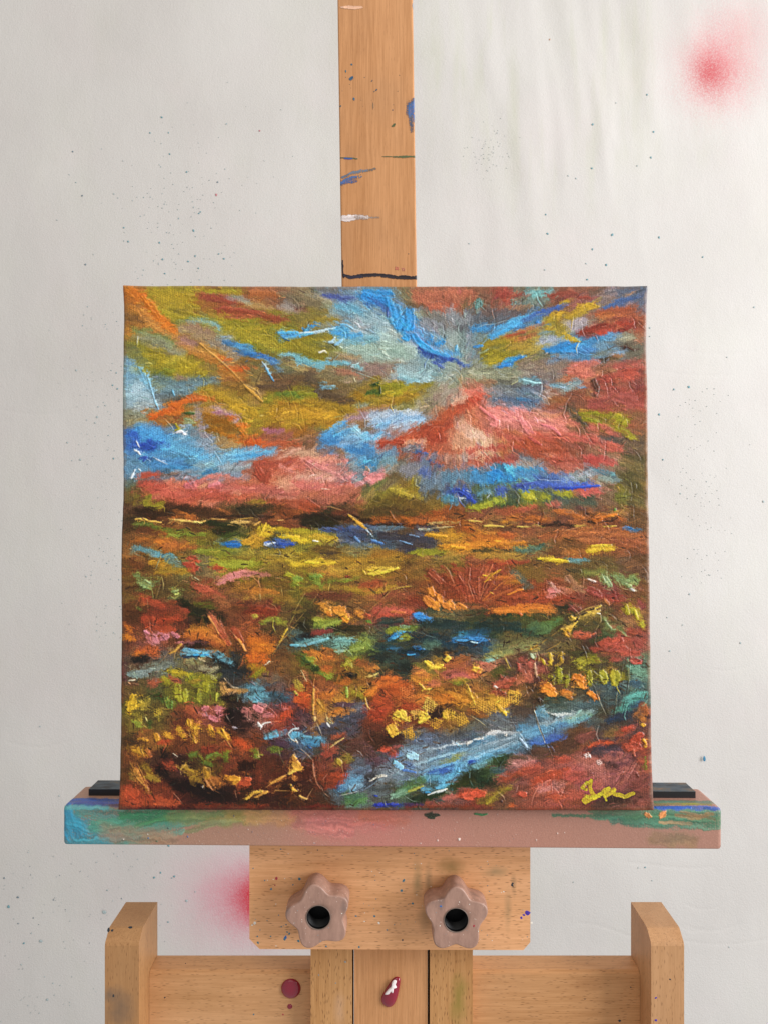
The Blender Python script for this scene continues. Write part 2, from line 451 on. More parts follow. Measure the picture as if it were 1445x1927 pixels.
# ---- brush work: "kind colour half_width x,y x,y ..." measured inside each ninth ----
# s soft smear, b dry brush, k thick knife dab, l ridge of paint with highlights and shadows in the colours, w woven dab (paint caught on the weave)
STROKES = {
(220,530,4.25): """
s B8A028 60 250,90 400,110 560,180
b A89C26 45 260,200 450,260 620,300 760,330
s A79C28 60 900,360 1100,420 1260,480 1400,520
b 9C9228 50 850,330 1050,330 1250,330
s A89A2A 40 600,60 760,60 950,50
b E07A22 32 70,60 120,100 105,130
b E8761C 34 160,100 230,200 320,300 430,385
k F08020 22 170,110 240,190 300,270
b D88A48 30 130,200 220,290 300,350
b C88A50 30 160,260 260,330 430,430
b D08E50 22 420,430 520,510 640,570 720,590
s A07068 34 480,460 560,500
b 9C4634 34 600,80 740,120 880,130
b A04632 36 700,110 850,130 930,150
b 983E2C 32 780,215 930,215 1080,240 1180,270 1340,285
b A85038 24 860,270 1000,265 1120,240
b A86038 24 1050,75 1200,85 1300,110
s B09068 28 960,120 1100,180 1230,200
s 8A9090 30 900,110 1000,130
s 9A8E8A 46 1330,180 1440,200
b 6898A0 26 530,290 600,300 700,310 810,360
b 70A0A0 16 540,310 600,320 640,290
s 98806A 46 480,360 620,400 760,450
s 9A7868 34 560,340 700,380
b 5F8890 12 740,330 800,350
b 3C7CB8 28 850,480 960,500 1040,520 1110,590
b 2F6FB0 26 980,560 1080,580 1180,600 1290,640
b 4C9CD0 18 930,490 1050,520
k 58A8E0 9 1180,690 1220,760 1245,795
k A8C8DC 7 1150,640 1200,700
b 5A8CB0 26 1160,620 1260,650 1300,700
b 3C5C98 10 1120,560 1200,620 1260,680
b 6CB0D0 14 1290,580 1380,575 1440,600
k 3C90D8 20 1280,400 1340,440 1400,420 1440,425
k 48A8E8 12 1275,405 1330,400 1440,395
l CFE4F0 4 1290,345 1350,360 1410,390
k 2068B0 9 1330,455 1370,465
s 7A8858 34 130,380 260,420 420,480
s 8C8C78 40 160,430 300,470 470,560
s 969038 30 120,480 240,600 300,680
b B0A020 36 220,560 330,610 300,680
b B4A41C 26 440,680 470,650 490,700
b B8A41E 30 530,700 540,640
b BEA81A 26 610,660 660,720 700,790
b C0AC28 16 620,650 600,690
s 607C88 50 300,780 440,820 600,800 760,790
s 6C8890 40 350,870 500,880 620,840
b 8C7060 20 430,750 520,770
k 58A8E0 22 150,690 175,740 190,800
b 78B4DC 30 150,760 200,820 230,880
k 80C0EC 8 210,750 240,860 270,960 300,1030
s 98B8C8 50 120,850 180,920 280,980
l 90C8E4 5 190,740 235,850 262,930 310,1040
l C0DCE8 4 250,760 280,770 280,800
k 60A8D0 8 410,870 430,920
s 9C8878 26 760,480 860,540 940,600
b C08A40 30 640,520 760,560 860,600
b E0682C 22 780,600 860,610 880,620
b E46020 26 800,680 900,700 990,690
b D86C28 14 820,600 860,640
b C0803C 26 560,560 680,600 760,640
b B87830 24 760,640 860,720 960,800
k D8A060 8 640,490 760,590 880,700 1000,820
k C89850 12 1000,830 1080,900 1150,960
k D8B078 7 1020,830 1110,880 1150,940
b 7C5C2C 22 840,860 960,830 1040,800
s 6C5038 46 1180,780 1300,800 1440,800
b 5A4434 24 1120,840 1240,850 1380,850
s B0943C 50 700,900 860,920 1000,960
b C09A20 40 720,900 860,940 1000,1000 1100,1080
b C4A028 40 860,990 1000,1060
s C09420 60 1280,1060 1380,1040 1440,1030
k C89830 24 1280,1110 1340,1060 1420,1010
b A8781C 18 1290,990 1440,980
b 6C8824 22 1290,900 1420,900
b 8C9028 20 1200,960 1240,920
b E8641C 26 240,1090 360,1050 450,990 560,950
b F06A1C 24 420,990 540,940 640,940
k F07020 12 570,960 650,950 690,960
b E8701C 24 370,1060 450,1060 440,1020
b E87020 14 640,930 720,940 760,960
b 8A5028 24 440,1090 520,1080 480,1160
b B07030 20 300,1110 380,1140
k 3C6C20 12 520,1060 590,1065
b 88A080 26 540,1110 560,1160
k B8B428 10 440,1150 470,1190 440,1200
k E8E0E4 12 450,1220 490,1210 510,1235
l E0D8D8 5 350,1110 400,1160 440,1220
s 98888C 34 610,1030 640,1150 680,1220
s A88494 36 760,1040 900,1050 960,1110
b A8606C 16 760,1050 880,1060
l C8B8BC 6 670,1150 680,1230 740,1290
l D0C8C8 5 780,1210 790,1270 820,1330
b 98600C 44 700,1110 800,1110 880,1150
b 8C5C14 40 740,1190 860,1200 900,1180
b C8801C 22 780,1190 840,1230 900,1240
b E86C1C 20 860,1080 920,1100 900,1110
k F07818 20 950,1150 1010,1150 980,1200
k E8801C 18 970,1190 1020,1240 1000,1260
b C8701C 20 880,1250 1000,1290 1030,1310
b D8581C 26 1040,1280 1100,1300 1180,1310
b C05838 26 1160,1300 1300,1300 1440,1330
s A86070 24 1160,1200 1280,1200
k E0B81C 9 990,1090 1050,1115
l F0ECE0 8 1125,1083 1160,1075
l E8E4E0 6 1010,1020 1000,1040
s 4898D8 50 160,1180 280,1220 380,1280
b 3C8CD4 40 150,1200 230,1240 330,1300
b 2850B0 36 100,1230 130,1300 160,1340
b 2444A0 30 180,1330 260,1340 240,1290
b 3048A4 12 290,1290 350,1320 410,1360
s 58A8E0 40 400,1320 560,1380 680,1420
s 68B0DC 30 760,1400 900,1390 1060,1360 1240,1360
b 3C98DC 20 900,1420 1080,1400 1200,1370
k F0F4F8 9 110,1360 140,1380 155,1400
k E8ECF4 8 125,1290 150,1340
l 98B0E0 5 120,1260 130,1300
b D09080 24 1280,1440 1380,1380 1440,1350
k A83C24 14 1390,1430 1440,1415
l A0B0B4 5 130,440 125,510
k E0E0D8 5 130,430 125,500
l B09848 6 1280,740 1360,840 1410,960
l A88428 6 640,850 700,920 740,1010
l C8882C 5 130,220 160,290
""",
(550,530,4.25): """
s 807058 50 60,110 200,160
s 6C3C30 26 30,200 100,200
b 8A6C58 24 90,160 60,220
b 3C4C90 18 250,90 350,100 450,150
b 4A5C9C 14 380,110 500,110
s 6898B0 50 360,190 500,230 600,260
b 60A8C8 24 340,170 480,200 560,250
s 9C9898 30 520,300 560,350
k 2C90E0 34 580,60 680,80 800,80
k 2888DC 34 570,90 650,120 740,130 780,180
b 3070B8 26 600,160 700,170 760,200
k 3098E8 26 780,130 800,200 820,300
k 2C94E4 40 840,200 860,280 880,380 900,430
k 2890E4 40 950,210 950,290 940,350
k 2C98E8 36 900,300 880,400 930,440
k 40A0E8 24 830,310 800,270 830,350
k 2088D8 12 980,340 960,370
l 78C0F0 5 940,170 880,240 840,310
l 90CCF4 4 965,190 980,250 985,320
l 1C5CA0 4 830,200 830,150 800,130
k 3C5CA0 10 770,200 765,270
b 4468A8 16 640,110 720,170 750,220
k 2C94E4 26 980,420 1020,480 1080,530
k 3898E0 22 1060,500 1140,560 1260,590
k 3090DC 18 1160,490 1230,470 1200,460
k 2C8CD8 16 1090,470 1130,440 1120,420
b 2C4C98 20 1000,530 1120,590 1240,640
b 304C98 18 1200,590 1300,620 1390,660
b 4058A0 14 1150,640 1220,690
l D8DCE0 6 1200,700 1225,735
s 5090C0 24 1260,570 1340,560
k 60B0E0 12 1330,500 1320,540
k 4CA8E4 14 0,435 60,415 140,405
k 3090D8 18 100,385 150,350 195,325
k B0D4EC 10 60,400 150,395 270,375 340,360
k 58B0E0 9 90,425 160,400
b 3C98D8 22 310,370 380,350 440,380
b 3890D4 28 330,410 420,410 540,420
b 4CA0DC 20 400,440 500,440 550,420
k 68B4E8 9 380,330 430,335 480,370
l D0E4F0 6 370,345 430,340 500,375 590,395
k A8D0EC 12 340,440 320,480 290,480
k 80B8E0 12 340,500 380,470 400,450
k E8ECF0 10 210,560 250,550 270,565
s 8CA898 60 480,520 700,540 900,560
s 90AA9C 50 600,600 760,620
s 8CA8B0 40 520,300 620,310 760,370
b 98B0A8 26 900,500 980,540 960,600
b 6CA0B0 24 430,480 560,460 700,440
s 98A8A0 34 780,400 860,420
s 949A80 24 1010,240 1090,230
s A0846C 20 380,580 520,600
b 988C28 50 20,480 120,530 240,570
b 8C8420 36 60,560 180,590 260,590
b 908430 24 200,440 330,430
s 988840 20 150,300 330,290
b 68A8B4 24 10,590 110,620 240,660
b 5CA0B4 18 220,640 340,650 460,650
b 70B0C0 14 300,660 440,640
b 6CA8B4 20 500,670 560,700
b 60A0B0 20 20,630 120,660 220,690
l 80B8C0 5 490,715 580,750 660,780 700,800
s 907068 40 600,670 740,680 700,740
b 906050 26 380,720 460,730 520,760
s 9C8870 20 440,800 500,780
k D8D0B0 7 490,770 500,800
s 5C4838 50 120,760 160,840 280,920
b 54402C 40 280,920 380,960 460,960
s 6C5840 40 380,880 460,880
b 6CB0D0 13 220,835 270,855 300,850
s 8CACB0 30 870,700 980,760 1100,790
b 78A8B4 30 860,760 960,790
b 80B8CC 16 980,780 1010,800
l E0E4E0 5 690,680 665,725
l A8C0C4 5 790,690 795,740
b 8C9024 34 20,890 120,900 180,920
b 5C8018 20 20,890 60,920
b C4941C 50 30,1010 120,1010 200,1050
b C89820 40 100,1090 240,1080 360,1080
b B08C20 40 120,960 300,1010 480,1030
b A88820 30 350,1050 500,1060
b B08020 34 60,1180 180,1140
s B0702C 24 20,1240 120,1190
l D0A838 5 0,960 30,1040 25,1120
l D8B040 5 50,960 60,1060 88,1160
k 204810 14 640,830 700,820
b 3C6818 22 600,900 650,870 690,900
b 8C8C1C 34 720,850 800,830 880,850
b A0981C 26 780,900 860,890 930,850
b 947C20 36 560,930 660,970 740,960
b B0841C 30 520,900 560,950
b A8841C 34 760,970 860,960 960,900
b 9C8C24 22 960,880 1060,840 1120,810
b 987C34 18 1000,920 1040,870
l C89C30 6 505,910 525,970 530,1020
l C09028 5 700,910 690,980 700,1050
k 2C3818 8 700,840 705,900
s 8C9488 26 520,990 600,990
b B07850 24 540,1050 640,1020 780,1010
s 9C7880 30 440,1100 580,1080
s A8B8CC 44 640,1080 800,1090 960,1080
s 88B4E0 40 640,1130 760,1120 900,1100
b 80ACD8 30 860,1080 980,1100 1060,1110
b 4C98D8 34 260,1230 340,1180 420,1150
b 50A0DC 34 300,1270 420,1220 480,1190
b 3C84C4 40 240,1280 360,1270
b 90CCF0 24 480,1180 540,1230 600,1260
b 60B0E8 30 580,1240 660,1270 700,1230
b 70A8D8 26 700,1180 760,1150
s 7090B0 30 400,1290 520,1320
b 3070A8 36 460,1350 560,1370 640,1400
b 3C7CB4 34 560,1320 640,1360 700,1420
s 5C8CB0 24 700,1390 820,1380
l B0D0F0 5 540,1040 580,1110 585,1180 560,1200
l 5C7890 5 430,1130 500,1190 560,1240
l B89880 7 1010,1050 1060,1020 1110,990
k C8B098 6 1020,1020 1090,995
b B04830 24 710,1310 800,1290 900,1260
k B04028 26 720,1310 820,1290 880,1300
b B04A30 40 920,1240 1040,1200 1160,1150
b A84028 60 1050,1200 1160,1200 1260,1160
b A03C28 60 1120,1270 1220,1280
b B04C30 50 1180,1110 1300,1060 1400,1000
b A84430 34 1330,1020 1440,970
k C8604C 14 1280,1000 1360,960 1440,910
b D8A08C 26 1300,980 1380,930 1430,880
b E0907C 18 1350,860 1440,900
s E0A898 60 1380,1180 1440,1220
b D89078 50 1330,1260 1420,1300
b E0A088 20 920,1300 1000,1290 1060,1300
b D08070 20 980,1280 1040,1320
s 707880 30 900,1360 1000,1350
b 3C5890 16 1000,1360 1080,1390
b B05840 34 1100,1330 1240,1340 1360,1380
l 7C2C1C 5 1180,1160 1230,1190
l D07060 5 1090,1220 1140,1170 1220,1170
l C86858 4 1160,1370 1190,1300
b E8907C 30 20,1420 160,1430 300,1440
b E0A890 24 40,1380 180,1400
s 90705C 26 340,1350 420,1400
s A8604C 50 1000,100 1200,110 1440,90
b B05C48 34 1100,180 1220,190 1340,170
b B46450 26 1020,90 1250,70 1440,70
s 808488 50 1100,280 1300,260 1440,330
b 585C60 30 1340,350 1440,360
s 706C68 36 1060,220 1200,260
l 705048 5 1140,150 1200,140 1260,170
""",
(880,530,4.129): """
b A04034 30 240,90 380,80 480,80
b A84434 16 270,110 380,110
b 8A4034 30 640,90 760,80 880,80
b 9A4438 18 900,110 1020,110
b 68A0A0 16 490,60 600,60 720,45
b 60A0A0 14 540,90 620,95
w 5A8880 34 90,160 110,150
w 5A8C88 26 380,145 395,145
s 6C5854 40 150,230 300,240 480,220
b A87C64 16 280,180 420,190 520,170
s 5A6068 50 100,300 200,320 300,280
b 3488C8 28 60,360 160,350 240,330
b 3C98D8 26 180,420 300,370 420,310
b 409CDC 30 260,350 400,290 500,250
k 48A4E4 14 190,410 300,360 400,330
k 58B0E8 10 340,290 420,265 500,250
b 3C64A8 26 480,280 620,220 760,190
b 3858A0 16 560,220 660,200
k 3080D0 14 560,305 575,300
b 405C98 20 700,200 800,170
l A8C8DC 6 80,355 150,325 240,315 330,285
l A0C8E0 5 235,310 230,360 190,400
l 70A8D0 5 190,410 130,480 80,510
k 2C8CE0 12 60,500 130,490
b E0B830 16 780,150 830,130
b D8B02C 20 700,250 760,240 740,270
b D4B030 26 920,180 1040,165
b BCA030 26 810,260 880,230 960,210
k E0B838 8 920,180 980,150 1060,180
b B49C30 22 620,290 720,270
b C0A038 20 640,340 720,370
b D0AC34 22 780,400 840,440 910,460
k D0B038 10 830,450 910,460
s 9C9098 40 820,330 940,290
s A09488 30 800,310 880,300
b B07048 20 410,380 520,350 640,310
k B04C30 14 300,430 400,400 470,380
b B8643C 24 300,430 430,440 540,410
b A09030 34 130,490 260,460 380,440
b 9C9024 44 150,550 250,570 330,580
b A89C28 30 190,610 260,600
b A88C40 34 350,500 480,490 560,440
b B0884C 24 500,380 600,360
s 9098A8 36 600,450 700,430
k 2C88D4 18 660,530 760,490 820,460
k 2888D4 28 640,540 760,520 880,490
k 3090DC 14 760,540 880,530
b 3C88C0 30 900,470 1000,450 1100,420
b 5C98C0 24 1080,450 1180,420
s 5890C0 30 1140,400 1220,400
k 2080D0 22 290,640 360,610 440,580
k 3088D8 12 270,660 350,640
l D0D8E0 5 260,660 330,590
l E8D8D8 8 620,565 650,550
l B0C8E0 5 600,460 540,540
b 4C90C8 20 650,640 740,600 800,590
s 8C7468 40 440,650 600,640 760,630
b A05038 30 1040,240 1200,210 1340,190
b B06438 24 1050,250 1200,230
b 983828 34 920,390 1040,370 1180,340
b 8C3024 24 960,360 1120,320
b A83C30 20 1040,390 1140,370
b B8402C 24 1220,310 1320,320
l E0B0A0 5 1080,340 1140,330 1180,340 1230,330
k 943024 22 1240,370 1330,340
b 3C5C90 20 1100,200 1220,140 1360,110
s 4C6088 24 1220,170 1340,80
b B08060 10 1270,100 1360,60
l 3C2018 7 1120,480 1140,515 1190,490 1270,490
k 4C2418 14 1260,500 1340,520
s 707C78 26 1000,570 1130,530
b A87C54 26 1140,590 1220,570
b 4C3C2C 20 1080,600 1200,580
l 38281C 4 1090,580 1190,530 1280,520
s 8C8C7C 30 1230,430 1320,420
b C86454 30 820,690 920,650 1040,620
b D07060 30 840,680 960,690
b C06054 24 920,720 980,720
b B85448 44 1200,650 1280,640 1360,620
b B04C40 34 1220,720 1340,760
b A84438 40 1060,760 1180,760
b B04838 30 1280,700 1350,700
k A87050 16 1150,690 1190,680
l 3C2018 5 1100,690 1160,740
k 5C3C30 18 1010,760 1040,830 1030,890
b 8C6044 20 960,840 1000,900
l 3C2C24 5 820,870 900,890 940,930
b A06038 26 680,930 800,920
b A0543C 20 620,980 740,970 800,930
b 9C4840 50 1000,960 1120,940
b A04C44 60 1180,880 1300,900
b 68A0AC 20 440,760 560,780
k 90C0C8 9 450,765 540,785 590,790
b 5890A8 14 540,740 620,780
b 6890A0 24 700,800 800,820 900,770
s 8C9C98 26 800,830 880,800
b 3C84B8 10 920,810 930,815
s 909480 30 240,710 380,740
b 8C6854 16 130,780 230,780 200,790
s 586C88 34 280,920 420,930 540,940
b 3C78A8 16 420,910 500,930
l 88A8C0 5 590,930 560,970
b D05848 26 10,850 80,870 150,880
b B84030 34 30,930 120,920
b E8786C 14 20,860 90,840
k E07070 16 110,980 180,1030 240,1080
b E87C78 40 200,1000 320,1040 420,1090
k EC7C7C 24 200,1110 240,1130 250,1090
k F07C7C 30 440,1080 480,1140 520,1200
b E8807C 36 320,1060 420,1010
b E07870 34 540,1100 680,1120 800,1160
k E87478 12 600,1120 700,1150 740,1200
b D87468 30 700,1080 820,1060
b D47060 26 820,1090 900,1120
b C85C50 34 820,1190 900,1220
k C0504C 12 500,1220 590,1280
l F09090 5 100,960 170,1020 240,1060 280,1120
l F0A0A0 5 430,1000 450,1080 440,1180
l F4A8A0 5 270,1080 230,1140
k B06050 24 640,1190 700,1190 740,1220
l E89080 5 600,1180 680,1180 740,1230
b A04834 30 640,1230 720,1240
b B05838 30 440,1210 560,1240
b C06848 24 200,1200 320,1180 430,1190
s E0B0A0 40 40,1200 120,1190 200,1180
b C4584C 36 160,1160 420,1230 760,1200 1000,1240 1220,1300
b B84C40 26 20,1330 260,1290 460,1300
w E8C8B0 18 100,1260 160,1270
w F0DCC8 16 115,1280 150,1285
w E0A088 50 60,1340 160,1370
w D88C60 34 240,1260 340,1230
w C06840 40 260,1330 400,1300
b A84830 40 420,1300 560,1270
b A04830 40 500,1350 640,1330 780,1320
b D08878 22 640,1360 700,1370
s 6C6C70 26 440,1370 520,1390
b 8C4C3C 34 760,1260 900,1300
b B44C48 20 940,1370 1060,1390 1120,1400
l 3C1C18 5 910,1340 920,1390
l A05848 5 960,1230 1060,1320
b A4A824 20 920,1040 1060,1030 1150,1040
b 8C8C28 24 940,1070 1040,1090
k A4A424 14 940,1060 1010,1080 1040,1100
b A0A420 34 1180,1040 1260,1100
b A0A020 34 1220,1140 1300,1200
b A8A828 18 1290,1210 1330,1220
s 5C5040 34 820,980 880,1040 940,1120
b 4C4434 24 860,1060 930,1110
b B8584C 30 960,1140 1100,1140 1180,1190
s 5C5450 24 1080,1230 1200,1230
l 3C3020 6 1180,1350 1260,1330 1340,1345
b 5C5434 26 1240,1360 1340,1370
""",
(220,860,4.25): """
s 4C90C8 40 180,30 320,30 480,60
b 3C7CB8 40 240,60 420,70 540,90
b 3888C0 30 420,100 560,120 700,130
s 88A0A8 26 620,60 700,60 780,40
b 70B0D8 30 760,50 900,40 1040,20
b 3C78A8 24 660,130 760,120
b 5C98C0 20 860,40 980,20 1100,10
k 2C4CA0 12 150,30 200,20 180,50
k C0D0E8 7 260,20 320,50 380,75
l C8D4E8 5 200,25 240,50 220,70
k D0DCEC 9 90,150 80,190 110,120
k E0E8F0 6 140,110 160,130
s 9098A0 26 430,140 560,130 640,120
b 6C6870 20 320,170 460,160 560,150
k 908890 10 500,180 560,190 640,160
s 909CA0 26 860,110 980,100 1080,70
b 705040 10 320,165 430,155 500,130
b C04834 26 150,170 240,150 320,140
b B84838 40 150,240 240,240 330,230
b C06050 40 400,240 480,240
b C46454 34 280,320 420,300 540,330
k D06468 22 540,250 580,230 610,270
k D87078 26 730,250 790,240 800,280
b D07068 26 640,210 720,190 830,160
b C86858 34 860,180 960,220 1000,280
b D8907C 26 860,260 960,300
b B04C38 44 620,330 760,330 900,330
b B45440 34 900,360 1060,340
k B04834 34 1100,80 1140,160 1190,220
k A84430 26 1220,120 1190,200
b B04C38 40 1120,60 1280,60 1420,40
b C04838 24 1380,30 1430,40
b D07870 24 1300,80 1400,130
w D89880 60 1250,200 1400,220
b D09078 34 1330,280 1430,280
w B86850 40 1060,300 1180,320
b A84C34 30 1200,360 1350,380 1440,400
s B8503C 40 400,380 600,380
b 8C8430 26 210,270 230,330 200,400
b 8C8828 30 200,390 260,420 340,400
b 7C6C28 18 90,320 130,340 110,400
b 8C4030 8 90,270 95,340
b 34200F 30 120,440 220,460 280,490
b 2C180C 24 200,430 280,450
b 402810 26 260,500 400,440 520,430
b 442814 30 380,400 560,430 720,440
s 54341C 40 600,460 780,490 940,480
b C8702C 24 430,500 500,470 560,490
b B8642C 18 540,480 620,510
b A86030 16 800,440 860,460 900,470
b 3C3018 30 960,440 1100,430 1240,420
b 3C3420 26 1000,470 1160,450
b 8C7428 14 1060,380 1120,360 1180,380
b 6C3C1C 34 1180,500 1280,440 1300,400
k 70402C 14 1130,520 1220,460
b 7C3C20 34 1320,460 1440,500
b B84C40 50 200,260 500,330 800,300
b C45E54 44 800,250 1100,280 1400,300
b 40281A 12 80,470 300,480 520,480
b 38241A 12 760,500 1000,490 1240,500
k E0B060 9 120,520 180,515 240,535 330,545
k D8A858 8 150,520 250,535
k E8B870 10 420,520 520,530 640,545 690,530
k F0C080 8 600,540 660,545
k C8A060 7 740,515 860,520
k D8B070 9 900,545 960,530 1050,540
k D0A868 8 930,550 1040,545
k D8A860 9 1080,570 1130,540
k B89048 6 940,520 1080,505
k E8B878 5 1270,530 1320,525
b 28300F 30 720,550 840,560 960,590
b 24280C 28 760,620 860,620 940,600
b 3C5018 20 860,650 960,650 1040,650
b 708028 24 340,600 460,620 560,610
b 788C28 20 460,640 560,650 680,640
b 90A038 14 380,640 500,660
b 606C20 24 120,560 220,570 300,600
b 7C8840 14 100,560 250,560
k 3C240C 5 790,600 785,640
l 24180C 5 820,690 950,640 1030,590
b 6C3C20 30 140,610 240,610 280,640
s 6C4820 24 560,590 700,580
b C87028 24 120,690 210,680
b D07028 22 280,700 380,690 440,730
b B86430 22 340,730 450,720 580,710
b A05828 20 460,740 580,740
s 7C7828 24 580,700 700,720 800,730
k 2478C8 24 850,715 960,712
k 1C70C4 22 870,730 960,735
s 3C88B8 14 810,720 840,720
b D8A428 24 1000,700 1080,690 1120,730
b E0C020 22 1120,600 1180,580 1240,600
b D8B81C 20 1120,640 1200,640
b C89838 24 1060,650 1140,670
k E0C030 8 1180,550 1140,620 1120,660
b E8C81C 22 1310,665 1380,660 1440,670
k F0D01C 12 1320,665 1440,665
b B8A018 20 1250,600 1400,610
b 3458A8 26 1180,720 1300,710 1420,720
k 3860B0 14 1200,745 1320,745
k 2850A4 12 1290,720 1400,720
k F0F4FC 14 1170,720 1200,730
k C0D0E8 9 1190,720 1250,710
b 507090 18 1220,690 1300,690
s 6C6834 34 1100,770 1240,770
b 84942C 24 600,780 760,780 900,770
b 7C8428 24 700,800 880,810
s 98883C 30 1000,790 1180,800 1400,800
b 94A028 30 750,880 900,870 1060,880
b 98A428 24 860,900 1000,890 1140,870
s A88C30 30 1160,830 1300,830
b E0C824 14 1390,880 1440,890
b 6CA8B4 18 270,810 330,820
s 5C9098 24 120,750 220,770 330,810 440,830
s 6C8C80 30 380,850 480,890 440,910
k C04030 24 570,830 620,850
k C03C30 24 520,880 570,890 620,910
k B83C30 24 560,930 620,920
k B83828 20 760,920 820,910
l E09080 3 570,840 600,930
l E8C8A0 4 570,950 580,1000 620,1020
k C8C0A0 7 600,990 630,1010
l D0B868 5 420,800 380,860 350,920
l D8C890 5 330,970 350,1040 345,1100
l C8B070 4 430,810 480,870
b D07878 24 860,980 980,960 1100,960
b CC7470 24 790,1030 880,990 960,970
b C07068 24 1080,970 1200,960
b C08C24 26 250,870 360,890
b B08824 30 300,940 440,930 540,940
b 6C3C1C 40 120,860 160,900 140,930
b 7CA060 24 130,970 180,1000
b 80A868 30 180,1040 250,1050
k 98B878 8 200,1010 250,1040
k 78A058 7 170,1060 240,1080
b 84A860 24 430,1080 460,1120
k A0C078 10 440,1100 470,1090
b 94A868 16 430,1150 460,1160
k C84838 26 590,1050 700,1080
k C85040 22 640,1090 720,1100
b B84C3C 24 700,1060 780,1110 830,1140
s A0603C 30 780,1140 860,1200
b B03828 26 170,1130 260,1180 330,1230
b A83C2C 30 200,1180 300,1200
b 1C200C 40 500,1180 580,1230
b 20240F 50 600,1260 700,1280
b 5C6020 30 620,1200 740,1220
b 282410 26 640,1340 740,1330
b B83428 26 200,1300 220,1380
b B43424 30 300,1340 400,1330 480,1320
b A83428 24 500,1250 550,1260
b 6C7C34 12 130,1230 170,1260
b B83828 26 280,1400 420,1400
b C03828 16 250,1300 270,1350
l D0A878 4 220,1130 225,1260
b E87820 24 70,1390 90,1420
k D87880 12 200,1420 240,1440
k D87880 14 310,1440 430,1440
k C86048 28 730,1290 770,1340 830,1430
k D89058 10 720,1300 760,1370 800,1440
b D87840 14 740,1350 780,1430
b C07828 40 580,1400 680,1410 740,1440
b B8702C 34 1060,1090 1180,1100
b C87C2C 26 1200,1100 1260,1110
s 9C6C2C 34 960,1060 1080,1040
b A0A028 16 1340,960 1390,960
k A8B820 18 1350,960 1400,980 1440,1020
k 98B020 14 1380,1000 1440,1050
b 8C2C20 44 1060,1250 1160,1250 1260,1260
k 943020 26 1100,1240 1240,1260
b 702818 24 1000,1280 1080,1230
l D0A070 4 1190,1190 1250,1220 1280,1270
b A8A048 22 1080,1300 1100,1310
b 909C3C 26 1160,1350 1240,1320 1320,1340
b 808430 20 1280,1350 1340,1380
s 5C4828 40 1180,1400 1300,1400
l D8C060 6 1440,1230 1390,1330 1320,1440
k C8B040 9 1350,1400 1330,1440
b C04430 24 920,1400 950,1440
l 4C2C18 5 1050,1070 980,1180
k C8B088 4 1130,1120 1135,1180
l D0C090 4 1300,1060 1310,1140
""",
